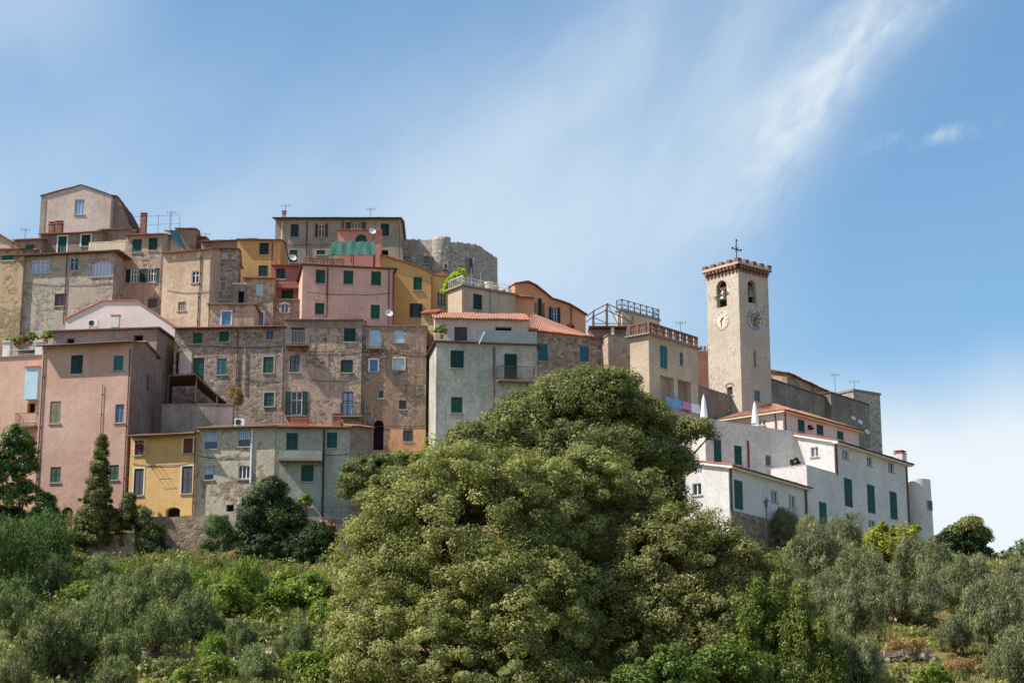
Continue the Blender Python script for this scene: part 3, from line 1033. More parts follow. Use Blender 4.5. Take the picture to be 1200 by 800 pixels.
h = HS('B3', 'yellow_house', 'bright yellow house in the lowest row beside the tall pink one', 'house', 153.5, 511, 231, 640, 159, M['yellow'], yaw=-14, depth=7)
h.win(158, 516, 168.5, 533, 'W', frame='redbrown', surround='cream')
h.win(215, 513.5, 226, 531, 'S', 'redbrown', surround='cream')
h.win(157, 549, 168, 580, 'S', 'dkgrey', surround='cream'); h.win(213, 546, 225.5, 578, 'S', 'dkgrey', surround='cream')
h.win(194, 594, 211, 607, 'X', arch=0.5)
h.build('tile', 'tile_old', 0.2, over=0.75, side=0.05, gutter='rust')
h.pipe(229.5, 513, 603, 'rust')
T = h.T('F'); b = MB()
ua, zb = h.uz('F', 153.5, 640); ub, zt = h.uz('F', 231, 603.5)
b.box((0.02, 0.003, 0.01), (0.02 + max(.1, h.uz('F', 193, 600)[0]), 0.1, zt), T)
b.box((h.uz('F', 212, 600)[0], 0.003, 0.01), (h.w - .02, 0.1, zt), T)
b.build('plinth', M['darkwall'], h.root)
b = MB()   # drying rack arms below the upper windows
for px in (178, 184, 190):
    u, z = h.uz('F', px, 548); b.tube(T(u, 0, z), T(u, .75, z + .05), .02, n=5)
ua, za = h.uz('F', 178, 548); ub, _ = h.uz('F', 190, 548)
for q in (.4, .72): b.tube(T(ua - .1, q, za + .05), T(ub + .1, q, za + .05), .014, n=4)
b.build('drying_rack', M['iron'], h.root)

h = HS('B4', 'stone_house', 'pale patched stone house with four white windows right of the yellow house', 'house', 231.8, 502, 323, 640, 157.8, M['stone_pale'], yaw=-9, depth=7)
h.wins([(240, 505.5, 255, 526, 'C', 'blue'), (279.5, 504, 293, 523, 'C', 'blue'), (239.5, 547, 250.5, 562, 'C', 'blue')], frame='blue')
h.win(279, 545, 293, 561, 'W', frame='whitep', arch=0.4, panes=3)
h.win(265, 591, 274, 599, 'X')
h.build('tile', 'tile_old', 0.2, over=0.45, side=0.05, gutter='rust')
h.pipe(296, 503, 566, 'whitep', r=0.08)

h = HS('B5', 'grey_green_house', 'grey-green rendered house with a balcony slab and dark downpipe in the lowest row', 'house', 323.6, 500, 411, 640, 156.8, M['greengrey'], yaw=3, depth=7)
h.wins([(335.5, 507, 349, 527), (383, 506.5, 395, 525), (353, 544.5, 367.5, 564), (350, 585, 366, 594, 'W', 'green')])
h.build('tile', 'tile', 0.2, over=0.4, side=0.05, gutter='rust')
h.pipe(380, 503, 606, 'iron', r=0.08)
h.balcony(327, 378, 530, 539, 0.85, panel='greengrey')
h.chimney(390, 400, 487, 501, 1.6, 'brick', 'terracotta')
h.chimney(341, 360, 490, 503, 2.4, 'terracotta', 'tile', pot=False)

h = HS('B5b', 'corner_annexe', 'narrow brown weathered annexe turned away at the right end of the grey-green house', 'annexe', 411.3, 499, 437, 640, 157.0, M['brown'], yaw=28, depth=5)
h.build('tile', 'tile_old', 0.2, over=0.35, side=0.05)

# retaining walls under the lowest row
def wall(key, name, label, xl, ytl, xr, ytr, base, Y, mat, depth=1.2, yaw=None, cap=None, capmat='slab', cat='wall'):
    h = HS(key, name, label, cat, xl, ytl, xr, base, Y, M[mat], yaw=yaw, ytr=ytr, depth=depth)
    if cap: h.build('flat', capmat, over=0.06, cap=cap, rname='coping')
    else: h.build('flat', mat, over=0.0, cap=0.02, rname='coping')
    return h


wall('rw1', 'retaining_wall', 'rough stone retaining wall below the yellow house and pale stone house', 158, 606, 262, 604, 668, 157.2, 'rock', yaw=-6)
h = wall('rw2', 'garden_wall', 'smooth grey garden wall below the grey-green house with a railing on top', 378, 608, 440, 608, 672, 153.0, 'conc', yaw=3, cap=0.1)
T = h.T('F'); b = MB()
for z in (.95, .5): b.tube(T(.1, -.3, h.h + .1 + z), T(h.w - .1, -.3, h.h + .1 + z), .02)
for i in range(7): b.tube(T(.1 + (h.w - .2) * i / 6, -.3, h.h + .1), T(.1 + (h.w - .2) * i / 6, -.3, h.h + 1.05), .02)
b.build('railing', M['iron'], h.root)
wall('rw3', 'rock_wall', 'pale broken rock face under the ivy-covered cypress', 86, 630, 158, 626, 680, 158.0, 'rock', yaw=-24, depth=2)

# ------------------------------------------------------------------ left, middle row
h = HS('M1', 'white_gable_house', 'white house with a clipped gable edged in terracotta coping', 'house', 77, 374, 207, 410, 174, M['white_pink'], yaw=-8, depth=7)
h.prof('F', [(77, 374), (120, 353), (160, 353), (207, 384)])
h.build('profile', 'coping', over=0.15, side=0.1)
T = h.T('F'); b = MB(); u0, z0 = h.uz('F', 133, 386); u1, z1 = h.uz('F', 143, 372)
b.box((u0, .4, z0), (u1, .9, z1), T); b.box((u0 - .06, .35, z1 + .002), (u1 + .06, .95, z1 + .08), T, m=1)
b.build('chimney', [M['white'], M['coping']], h.root)

h = HS('M2', 'grey_annexe', 'low mauve-grey block with thin flat roof between white gable and tall pink house', 'annexe', 62, 389.5, 184, 520, 168.5, M['mauve'], yaw=-8, rpx=208)
h.win(78, 396.5, 87, 403, 'X'); h.win(156.5, 392.5, 167.5, 400, 'X')
h.win(190, 437, 192.5, 458, 'X', f='R')
h.build('flat', 'rust', over=0.35, cap=0.14)

h = HS('M4', 'rubble_house', 'wide brown rubble house with a rust-coloured eave above the lean-to', 'house', 205, 385, 334, 520, 169.5, M['stone_brown'], yaw=-4, depth=7)
h.wins([(226, 390, 237, 402.5), (257, 388, 268, 400.5), (254.5, 420, 265.5, 439, 'S', 'teal')])
h.wins([(308.5, 418, 320.5, 437), (309.5, 460, 321, 476)], surround='sill')
h.win(311.5, 387, 320.5, 398, 'W', frame='blue')
h.win(226, 419, 239, 446, 'D', 'green')
h.win(202 + 4, 413, 202 + 7, 438, 'X')
h.build('tile', 'tile_old', 0.2, over=0.45, side=0.1, gutter='rust')
h.pipe(279, 390, 455, 'rust'); h.pipe(288.5, 390, 460, 'pipe')
T = h.T('F'); b = MB()
u0, z0 = h.uz('F', 210, 446); u1, z1 = h.uz('F', 225, 413)
b.box((u0, .003, z0), (u1, .06, z1), T)
o = b.build('plaster_panel', M['greypink'], h.root)

h = HS('M5', 'balcony_house', 'brown rubble house with a grey band and terracotta ledge under the pink house', 'house', 334, 375, 424.5, 520, 168.8, M['stone_mix'], yaw=0, depth=7)
h.win(341.5, 383.5, 357, 404.5, 'W', frame='redbrown')
h.win(403, 384.5, 416.5, 400.5, 'S', 'dkgreen')
h.win(339.5, 416.5, 351, 436, 'W', frame='dkgreen'); h.win(399.5, 421.5, 413.5, 436.5, 'S', 'dkgreen')
h.win(341, 458.5, 354, 486, 'O', 'green'); h.win(401, 459, 414, 487, 'K', frame='dkgreen')
h.build('tile', 'tile_new', 0.2, over=0.4, side=0.1)
h.balcony(336, 362, 390, 405.5, 0.9, 'brick', 'metal')
h.balcony(400, 426, 474, 488, 0.8, 'slab', 'iron'); h.balcony(336, 360, 473, 488, 0.8, 'slab', 'iron')
h.pipe(332, 388, 478, 'pipe')
T = h.T('F'); b = MB(); z0 = h.uz('F', 380, 384)[1]
b.box((.02, .003, z0), (h.w - .02, .05, h.h - .02), T)
b.build('render_band', M['conc'], h.root)

h = HS('M6', 'stained_house', 'orange-brown stained house with pale blue blinds and an orange base', 'house', 424.6, 382, 500, 560, 169.2, M['brick_brown'], yaw=2, depth=7)
h.win(432.5, 386.5, 446, 407, 'B', 'paleblue'); h.win(461.5, 387, 474, 401, 'B', 'paleblue'); h.win(461.5, 420, 473.5, 433, 'B', 'paleblue', surround='cream')
h.win(433.5, 421.5, 442.5, 435.5, 'S', 'blue', surround='whitep')
h.win(443.5, 457.5, 449.5, 466.5, 'W', frame='blue', panes=1); h.win(467.5, 469, 476, 479.5, 'W', frame='rust', panes=1)
h.win(473, 504.5, 483.5, 517, 'W', frame='iron')
h.win(437.5, 492, 449.5, 527, 'X', arch=True)
h.build('flat', 'slab', over=0.1, cap=0.1)
h.balcony(430, 448, 393, 408.5, 0.8, 'slab', 'metal')
h.pipe(428, 465, 500, 'pipe')
T = h.T('F'); b = MB(); u0, z0 = h.uz('F', 457, 532); u1, z1 = h.uz('F', 499, 503)
u2, z2 = h.uz('F', 472, 517.5); u3, z3 = h.uz('F', 484.5, 503.5)
b.box((u0, .003, z0), (u2, .05, z1), T); b.box((u3, .003, z0), (u1, .05, z1), T); b.box((u2 + .001, .003, z0), (u3 - .001, .049, z2), T)
b.build('orange_base', M['orange'], h.root)

h = HS('M7', 'narrow_stone_house', 'very narrow pale stone house squeezed between the stained house and the pale grey house', 'house', 494, 367, 510, 560, 171.2, M['stone_warm'], yaw=-6, depth=6)
h.win(497.5, 404, 501.5, 418, 'W', frame='whitep', panes=1); h.win(495.5, 441, 501, 461, 'B', 'whitep')
h.build('tile', 'tile', 0.3, over=0.3, side=0.1)

h = HS('M8', 'pale_grey_house', 'pale grey stained house whose sunlit left side makes a cream strip, above the big tree', 'house', 511.5, 401, 629, 580, 164, M['palegrey'], yaw=9, depth=6.6)
h.wins([(528, 410.5, 543.5, 431, 'S', 'dkgreen'), (528.5, 465, 542, 483.5, 'S', 'green')])
h.win(591, 414.5, 606, 444.5, 'S', 'dkgreen', sill=False)
h.build('flat', 'rust', over=0.3, cap=0.12)
h.balcony(582, 625, 431.5, 446, 0.9, 'slab', 'rust')
h.pipe(579, 406, 470, 'rust')

h = HS('M9', 'attic_storey', 'set-back pinkish attic storey with terracotta roof on top of the pale grey house', 'house', 509.5, 372.5, 619, 410, 168.2, M['greypink'], ytr=374.5, depth=5)
h.win(532.5, 383, 547.5, 399.5, 'S', 'dkgrey'); h.win(580.5, 383, 599.5, 399, 'X')
h.build('shed', 'tile_new', 0.34, over=0.35, side=0.2)
T = HOUSES['M8'].T('F'); H8 = HOUSES['M8']; b = MB()
u0, z0 = H8.uz('F', 556, 402.6); u1, z1 = H8.uz('F', 629, 389)
b.box((u0, .02, H8.h + .13), (u1, .1, z1), T)
o = b.build('terrace_parapet', M['greypanel'], H8.root); o['label'] = 'grey sheet parapet of the roof terrace'

h = HS('M10', 'eave_house', 'long brown rubble house with teal shutters and a sagging terracotta roof above the big tree', 'house', 628.5, 388, 713, 520, 170.5, M['stone_brown'], ytr=397, depth=5.5)
h.wins([(630.5, 402.5, 642, 423, 'S', 'teal'), (679.5, 405.5, 690, 424.5, 'S', 'teal'), (708, 414, 714, 425, 'S', 'teal')])
h.build('shed', 'tile', 0.2, over=0.35, side=0.1)
b = MB(); o0 = h.loc
q = [at(620, 387, 173.2), at(697, 395, 175.5), at(652, 381, 180), at(622, 366, 181)]
tile_sheet(b, *[h.root.matrix_world.inverted() @ v if False else Matrix.Rotation(-h.yaw, 4, 'Z') @ (v - o0) for v in q])
b.build('roof_slope', M['tile_new'], h.root)
h = HS('M10b', 'buttress_wall', 'ragged stone end wall between the long rubble house and the balustraded house', 'wall', 712.5, 393, 740, 520, 171.5, M['stone_mix'], yaw=20, depth=4)
h.build('flat', 'slab', over=0.1, cap=0.1)

h = HS('M11', 'balustrade_house', 'tan house with terracotta balustrade on its roof and a laundry loggia', 'house', 760, 392, 817, 540, 167, M['tan'], ytr=409.5, lpx=738)
h.win(773.5, 405, 782, 432, 'S', 'teal'); h.win(796.5, 413, 800.5, 428, 'S', 'teal')
h.win(774, 441, 790, 476, 'X', 'mauve'); h.win(794.5, 446, 810, 482, 'X', 'brown')
h.build('flat', 'slab', over=0.35, cap=0.14)
b = MB()
def balus(b, p0, p1, hh=1.0, n=None):
    p0, p1 = Vector(p0), Vector(p1); L = (p1 - p0).length; n = n or max(2, int(L / 1.0))
    d = (p1 - p0) / L; up = Vector((0, 0, 1)); nn = d.cross(up)
    def bx(a, c, z0, z1, t):
        q = lambda u, o_, z: tuple(p0 + d * u + nn * o_ + up * z)
        b.box((a, -t, z0), (c, t, z1), q)
    bx(0, L, 0, .12, .1); bx(0, L, hh - .13, hh, .12)
    for i in range(n + 1):
        u = L * i / n; bx(max(0, u - .12), min(L, u + .12), .121, hh - .131, .1)
    for i in range(n):
        u0 = L * i / n + .16; w = L / n - .32
        for j in range(2):
            uc = u0 + w * (j + .5) / 2
            bx(uc - .05, uc + .05, .121, hh - .131, .05)
        bx(u0, u0 + w, hh * .47, hh * .47 + .07, .045)
zt = h.h + .15
balus(b, (0, .0, zt), (h.w, .0, zt), 1.05); balus(b, (0, .25, zt), (0, h.d, zt), 1.05)
b.build('balustrade', M['balus'], h.root)

# ------------------------------------------------------------------ left, upper rows
h = HS('U3', 'grey_stone_house', 'grey half-plastered stone house with wide arched window under a roof terrace', 'house', 28, 301.5, 134, 410, 183, M['stone_grey'], yaw=-10, rpx=151)
h.win(36.5, 304.5, 58, 320.5, 'K', frame='whitep', panes=4); h.win(81.5, 301.5, 92, 317, 'W', frame='paleblue')
h.win(107.5, 305.5, 132, 324, 'K', frame='whitep', panes=6, arch=0.35); h.win(64, 344, 77, 358.5, 'W', frame='redbrown')
h.build('flat', 'rust', over=0.75, cap=0.12)
h.pipe(79, 300, 380, 'rust')
T = h.T('F'); b = MB(); u0, z0 = h.uz('F', 104, 297); u1, z1 = h.uz('F', 148, 283)
n = 24
for i in range(n): b.box((u0 + (u1 - u0) * i / n, .05, h.h + .13), (u0 + (u1 - u0) * (i + .72) / n, .1, z1), T)
b.box((u0, .04, z1 + .003), (u1, .12, z1 + .07), T); b.box((u0, .02, h.h + .125), (u1, .045, z1 - .4), T)
b.build('terrace_parapet', M['cream'], h.root)

h = HS('U3b', 'rough_stone_house', 'rough yellowish stone house with dark recess cut by the left edge of the photo', 'house', -60, 296, 28.5, 460, 184, M['stone_warm'], yaw=-10, depth=6)
h.win(2, 287 + 12, 16, 305, 'S', 'green')
h.build('tile', 'tile_old', 0.22, over=0.4, side=0.1)
h = HS('U3c', 'back_house', 'small terracotta roof peeking over the far left edge', 'house', -40, 287, 14, 320, 191, M['tan'], yaw=-10, depth=6)
h.prof('F', [(-40, 268), (0, 275), (15, 284)])
h.build('profile', 'tile_new', over=0.4)

h = HS('U2a', 'attic_house', 'lower attic with one green shuttered window left of the white-framed door', 'house', 17, 282, 49, 330, 186, M['brown'], yaw=-10, depth=6)
h.win(30, 287, 40, 298.5, 'S', 'green', surround='conc')
h.build('tile', 'tile_old', 0.2, over=0.35, side=0.2)
h = HS('U2b', 'attic_house', 'brown attic with a white-framed green door and window below the grey-pink gable', 'house', 48, 275, 118, 330, 186.5, M['brown'], yaw=-9, depth=6)
h.win(68, 277, 78, 297.5, 'S', 'green', surround='whitep', sill=False); h.win(95.5, 275, 106, 288.5, 'S', 'dkgreen', surround='whitep')
h.build('tile', 'tile_old', 0.2, over=0.35, side=0.2)
h.chimney(58, 64, 262.5, 270, 1.2, 'brick'); h.chimney(66, 73, 261.5, 270, 1.0, 'brick')
h = HS('U2c', 'low_shed', 'low brown shed behind the white roof-terrace parapet', 'shed', 117, 270, 149, 330, 187, M['brown'], yaw=-8, depth=5)
h.build('tile', 'tile_old', 0.2, over=0.3, side=0.1)

h = HS('U1', 'gable_house', 'grey-pink gabled house standing highest at the upper left with one pale window', 'house', 48.5, 230, 130.5, 310, 203, M['greypink'], yaw=-5, depth=8)
h.prof('F', [(48.5, 230), (95, 217), (130.5, 229)])
h.win(87.5, 234, 99, 251.5, 'K', frame='paleblue', panes=3)
h.build('profile', 'rust', over=0.15, side=0.1)
T = h.T('F'); b = MB(); u1, _ = h.uz('F', 53, 250)
b.box((.0, .003, .02), (u1, .06, h.h - .05), T)
b.build('corner_strip', M['topgrey'], h.root)
h = HS('U1b', 'lean_to', 'brown lean-to with a steep falling roof at the right side of the grey-pink gable', 'annexe', 131, 229, 152, 310, 203.4, M['brown'], yaw=-2, depth=7)
h.prof('F', [(131, 229.5), (137, 230), (152, 259)])
h.build('profile', 'rust', over=0.15, side=0.05)

h = HS('U4', 'shutter_house', 'brown stone house with two pairs of green shutters right of the white parapet', 'house', 147.5, 276, 192.5, 400, 184, M['stone_mix'], yaw=-8, depth=6)
h.wins([(155, 280, 166, 295.5, 'S', 'green'), (174, 278.5, 184.5, 293.5, 'S', 'dkgreen')])
h.win(153, 315.5, 163.5, 331, 'O', 'dkgreen', panes=3); h.win(173, 314.5, 183, 330.5, 'O', 'dkgreen', panes=3)
h.win(173, 350, 184, 361, 'W', frame='redbrown')
h.build('tile', 'tile_old', 0.2, over=0.4, side=0.1)
h.pipe(190, 280, 372, 'pipe')
h.chimney(165.5, 171, 252, 272, 3.0, 'brick')

h = HS('U5', 'white_end_wall', 'small white end wall under the teal tarpaulin', 'house', 192.8, 272, 216, 330, 185.5, M['white'], yaw=-6, depth=5)
h.prof('F', [(192.8, 270), (197, 271), (216, 294)])
h.build('profile', 'slab', over=0.05, side=0.02)
h = HS('U5b', 'brown_block', 'reddish brown block behind the teal tarpaulin on the skyline', 'house', 206, 268, 230, 330, 192, M['brick_brown'], yaw=4, depth=6)
h.build('tile', 'tile', 0.2, over=0.3, side=0.1)
h = HS('U5c', 'skyline_house', 'low mauve-brown house right of the reddish block on the skyline', 'house', 229, 278, 241, 330, 194, M['red'], yaw=4, depth=6)
h.build('tile', 'tile_old', 0.2, over=0.3, side=0.1)

h = HS('U6', 'weathered_house', 'large weathered tan house with small windows and a dark vertical stain beside the white gable', 'house', 191.5, 297, 247, 410, 180, M['tan_weather'], yaw=-17, depth=7)
h.win(201, 298.5, 206, 304.5, 'B', 'cream', sill=False); h.win(229, 294.5, 235, 302, 'B', 'cream', sill=False)
h.win(224.5, 317.5, 233, 331.5, 'W', frame='whitep'); h.win(208.5, 353.5, 217.5, 364, 'W', frame='sill', panes=4)
h.build('tile', 'tile_old', 0.2, over=0.4, side=0.15)
h.pipe(236, 300, 340, 'iron', r=.05); h.pipe(233.5, 341, 384, 'iron', r=.05)

h = HS('U7', 'stone_back_house', 'narrow grey-brown stone house with a pale blue hatch, right of the weathered tan house', 'house', 247.5, 291, 280, 400, 180.5, M['stone_brown'], yaw=6, depth=6)
h.win(260, 295.5, 267, 303, 'B', 'paleblue'); h.win(257.5, 328.5, 265, 341, 'W', frame='whitep', panes=1)
h.build('tile', 'tile_old', 0.2, over=0.4, side=0.1)
h = HS('U7b', 'long_roof_house', 'long low brown house whose dark roof runs behind the ochre house', 'house', 236, 283.5, 300, 330, 192, M['brown'], ytr=280.5, depth=6)
h.build('tile', 'tile_old', 0.2, over=0.4, side=0.1)

h = HS('U8', 'ochre_back_house', 'faded ochre house with two dark green shutters below the tall grey house', 'house', 278.5, 281, 328.5, 345, 188, M['faded'], yaw=0, depth=7)
h.wins([(304, 284.5, 315, 298.5, 'S', 'dkgreen'), (303, 311, 314, 324, 'S', 'dkgreen')])
h.build('tile', 'tile_old', 0.2, over=0.4, side=0.1)
h.pipe(319.5, 284, 318, 'rust')

h = HS('U9', 'mauve_house', 'brown-mauve house with white-framed blue shutters below the faded ochre house', 'house', 285, 326, 321, 400, 181, M['stone_mix'], yaw=3, depth=6)
h.win(300, 332.5, 309, 346, 'B', 'paleblue'); h.win(298, 365.5, 308.5, 381, 'S', 'blue', surround='whitep')
h.build('tile', 'tile', 0.2, over=0.35, side=0.1)
h = HS('U9b', 'ledge_house', 'low brown house with a flat ledge and one white-framed blue shutter', 'house', 246, 357, 298, 400, 177.5, M['stone_mix'], yaw=0, depth=3.6)
h.win(260, 365, 270.5, 381, 'S', 'blue', surround='whitep')
h.build('flat', 'slab', over=0.25, cap=0.12)
h = HS('U9c', 'porch_wall', 'small pale porch wall on the ledge with a dark doorway', 'annexe', 274, 333, 287, 362, 180.2, M['conc'], yaw=0, depth=2)
h.win(279, 341, 286, 356, 'X')
h.build('flat', 'cream', over=0.1, cap=0.12)

h = HS('U10', 'red_house', 'small red house with dark green shutters left of the pink house', 'house', 318.5, 311, 352, 365, 184.5, M['red'], yaw=0, depth=6)
h.wins([(323.5, 314.5, 334, 327, 'S', 'dkgreen'), (329.5, 339.5, 344, 350, 'S', 'dkgreen')])
h.build('tile', 'tile', 0.2, over=0.35, side=0.05)
h.balcony(318.5, 351, 331, 337, 0.5, 'red', 'iron', panel='red')
h = HS('U10b', 'stone_base_house', 'low stone house with a small white arched niche under the red house', 'house', 320, 352, 353.5, 400, 181.8, M['stone_brown'], yaw=0, depth=2.5)
h.win(329, 355.5, 338, 366, 'W', frame='whitep', arch=True, surround='whitep')
h.build('flat', 'slab', over=0.2, cap=0.1)

h = HS('U11', 'tall_grey_house', 'tall grey-brown house on the skyline in the middle with dark green shutters', 'house', 323, 256, 468, 360, 196, M['topgrey'], yaw=0, depth=9)
h.wins([(340.5, 262.5, 350, 278, 'S', 'dkgreen'), (446, 262, 456, 277, 'S', 'dkgreen'), (339.5, 293, 348.5, 307.5, 'S', 'dkgreen'), (371, 293, 381, 298.5, 'S', 'dkgreen'), (446, 293, 455, 300, 'X')])
h.win(373, 262.5, 380.5, 278, 'O', 'dkgrey', frame='cream'); h.win(411.5, 260.5, 423, 268, 'O', 'dkgrey', frame='cream', panes=3)
h.build('tile', 'tile_old', 0.2, over=0.45, side=0.3, gutter='iron')
h.pipe(360, 260, 300, 'iron'); h.pipe(331, 260, 312, 'cream'); h.pipe(402, 259, 285, 'iron')
h.chimney(331, 335, 249, 255, 2.0, 'stone_grey', 'slab')
T = h.T('R'); b = MB(); zz = h.h - .6
b.quad((h.w + .002, .02, 0), (h.w + 1.0, .02, 0), (h.w + .05, .02, zz)); b.quad((h.w + .002, 3, 0), (h.w + .05, 3, zz), (h.w + 1.0, 3, 0))
b.quad((h.w + 1.0, .02, 0), (h.w + 1.0, 3, 0), (h.w + .05, 3, zz), (h.w + .05, .02, zz))
b.build('buttress', M['topgrey'], h.root)

h = HS('U12', 'roof_room', 'salmon room with an arched green window on the roof of the pink house', 'house', 396, 270, 438, 330, 185, M['salmon'], yaw=0, depth=4)
h.win(416.5, 274.5, 430, 290, 'S', 'green', arch=True, sill=False)
h.build('tile', 'tile', 0.15, over=0.25, side=0.1)
b = MB(); T = h.T('F'); u0, z0 = h.uz('F', 438.5, 312); u1, z1 = h.uz('F', 447, 271)
b.box((u0, -.9, z0 - 1), (u1, -.02, z1), T); b.box((u0 - .1, -1., z1 + .002), (u1 + .1, .08, z1 + .12), T, m=1)
b.box((u0 + .1, -.8, z1 + .122), (u1 - .1, -.2, z1 + .5), T, m=1)
b.build('chimney', [M['salmon'], M['terracotta']], h.root)

h = HS('U13', 'rose_house', 'rose pink house with five green shuttered windows in the middle of the village', 'house', 355, 311, 462, 400, 178, M['pink_mid'], yaw=10, depth=7)
h.wins([(370, 316, 381, 332), (402.5, 317, 414, 333), (435, 318, 446.5, 334.5), (369, 355, 380, 368.5), (434.5, 357, 445, 374)])
h.build('flat', 'rust', over=0.3, cap=0.12)
h.pipe(384, 314, 372, 'rust', r=.07); h.pipe(456, 314, 380, 'rust'); h.pipe(461.2, 318, 380, 'redbrown', r=.09)
b = MB(); zt = h.h + .125
balus(b, (0, .1, zt), (h.w * .45, .1, zt), .75)
b.build('balustrade', M['terracotta'], h.root)

h = HS('U14', 'ochre_house', 'deep ochre house with sloping roof right of the rose pink house', 'house', 446, 300, 507, 400, 182, M['ochre'], yaw=4, depth=7)
h.prof('F', [(446, 299), (493, 314), (507, 322)])
h.win(484.5, 324.5, 494.5, 340, 'S', 'green', frame='green'); h.win(480, 355.5, 490, 372, 'H', 'iron')
h.build('profile', 'tile', over=0.25, side=0.05)
h.pipe(506, 324, 380, 'rust')
h = HS('U14b', 'ochre_end_house', 'ochre end block with a grey window beside the yellow-green vine', 'house', 506.5, 322, 525, 400, 182.6, M['ochre'], yaw=24, depth=5)
h.win(512.5, 342.5, 523, 359.5, 'W', frame='sill', panes=3)
h.build('tile', 'tile', 0.2, over=0.2, side=0.05)

h = HS('U16', 'vine_house', 'tan house with one green shutter and a cluttered roof terrace beside the yellow-green vine', 'house', 541.5, 335.5, 604, 385, 176.5, M['tan'], ytr=346.5, lpx=525)
h.win(554.5, 344.5, 565, 363, 'S', 'dkgreen')
h.build('flat', 'slab', over=0.25, cap=0.2)
h.pipe(574.5, 340, 366, 'pipe'); h.pipe(538, 338, 364, 'pipe', f='F') if False else None
b = MB(); T = h.T('F'); zt = h.h + .205
n = 16
for i in range(n + 1): b.tube((h.w * i / n, .1, zt), (h.w * i / n, .1, zt + .75), .02, n=4)
for z in (.75, .4): b.tube((0, .1, zt + z), (h.w, .1, zt + z), .025)
for i in range(8): b.tube((.1, h.d * i / 7, zt), (.1, h.d * i / 7, zt + .9), .03, n=4)
b.tube((.1, 0, zt + .9), (.1, h.d, zt + .9), .05)
b.build('railing', M['whitep'], h.root)

h = HS('U17', 'orange_house', 'orange house with a wavy stepped roofline on the skyline right of the vine house', 'house', 603, 340, 686, 400, 185, M['orange'], yaw=22, depth=7)
h.prof('F', [(603, 333), (618, 331), (627, 335), (646, 350), (666, 357), (686, 369)])
h.win(607.5, 349, 612.5, 362.5, 'S', 'dkgreen'); h.win(630.5, 349.5, 635, 371, 'S', 'dkgreen', sill=False)
h.win(646.5, 360, 653, 381, 'O', 'iron', frame='paleblue', sill=False)
h.build('profile', 'tile_old', over=0.4, side=0.1)
h.balcony(626, 636, 357, 371.5, .6, 'slab', 'iron')
h.pipe(669, 360, 382, 'rust')
h = HS('U17b', 'roof_wing', 'small orange wing with a projecting tiled eave in front of the orange house', 'house', 598, 346, 626, 395, 182, M['orange'], yaw=22, depth=2.2)
h.build('shed', 'tile_old', .3, over=.5, side=.1)

# castle: curved bastion wall with a round turret
def poly_wall(name, label, cat, pts, mat, holes=(), th=1.2):
    """wall of straight bays between pixel corners (px, ytop, Y); base well below what shows"""
    root = empty(name, at(pts[0][0], pts[0][1], pts[0][2]))
    tag(root, label, cat)
    base = min(at(p[0], p[1], p[2]).z for p in pts) - 7
    b = MB()
    P = [at(*p) - root.location for p in pts]
    zb = base - root.location.z
    for p, q in zip(P[:-1], P[1:]):
        d = (Vector((q.x - p.x, q.y - p.y, 0))).normalized(); n = Vector((-d.y, d.x, 0)) * th
        n_ = 8
        for i in range(n_):
            a, c = p.lerp(q, i / n_), p.lerp(q, (i + 1) / n_)
            za, zc = a.z + random.uniform(-.12, .1), c.z
            zz = [za, za]
            b.quad((a.x, a.y, zb), (c.x, c.y, zb), (c.x, c.y, za), (a.x, a.y, za))
            b.quad((a.x, a.y, za), (c.x, c.y, za), (c.x + n.x, c.y + n.y, za), (a.x + n.x, a.y + n.y, za))
            b.quad((a.x + n.x, a.y + n.y, zb), (a.x + n.x, a.y + n.y, za), (c.x + n.x, c.y + n.y, za), (c.x + n.x, c.y + n.y, zb))
            b.quad((a.x, a.y, zb), (a.x, a.y, za), (a.x + n.x, a.y + n.y, za), (a.x + n.x, a.y + n.y, zb))
            b.quad((c.x, c.y, za), (c.x, c.y, zb), (c.x + n.x, c.y + n.y, zb), (c.x + n.x, c.y + n.y, za))
    b.build('wall', M[mat], root)
    return root


cr = poly_wall('castle', 'ruined grey castle wall with a round turret on the skyline', 'castle', [(466, 281, 199), (478, 281, 199), (508, 280, 198), (528, 283, 198.5), (548, 284.5, 199.5), (562, 287.5, 201.5), (583, 303, 208)], 'castle')
b = MB(); c0 = at(517.5, 279, 197.8); c = c0 - cr.location
b.lathe([(1.0, -9), (1.0, -1.0), (.98, -.5), (1.0, -.02)], c, 20)
b.build('turret', M['castle'], cr, True)
for (x0, y0, x1, y1, Y) in ((470, 299.5, 478, 305.5, 198.8), (495.5, 299.5, 504, 310, 198.0), (520, 308.5, 525, 315.5, 196.5), (548.5, 302, 555, 318, 199.3)):
    p, q = at(x0, y1, Y) - cr.location, at(x1, y0, Y) - cr.location
    f = MB(); m_ = .09; yy = p.y
    f.box((p.x, yy - .06, p.z), (p.x + m_, yy + .5, q.z)); f.box((q.x - m_, yy - .06, p.z), (q.x, yy + .5, q.z))
    f.box((p.x + m_, yy - .06, p.z), (q.x - m_, yy + .5, p.z + m_)); f.box((p.x + m_, yy - .06, q.z - m_), (q.x - m_, yy + .5, q.z))
    o = f.build('window', M['castle'], cr)
    g = MB(); g.box((p.x + m_ + .002, yy + .02, p.z + m_ + .002), (q.x - m_ - .002, yy + .06, q.z - m_ - .002)); g.build('pane', M['glass'], o)

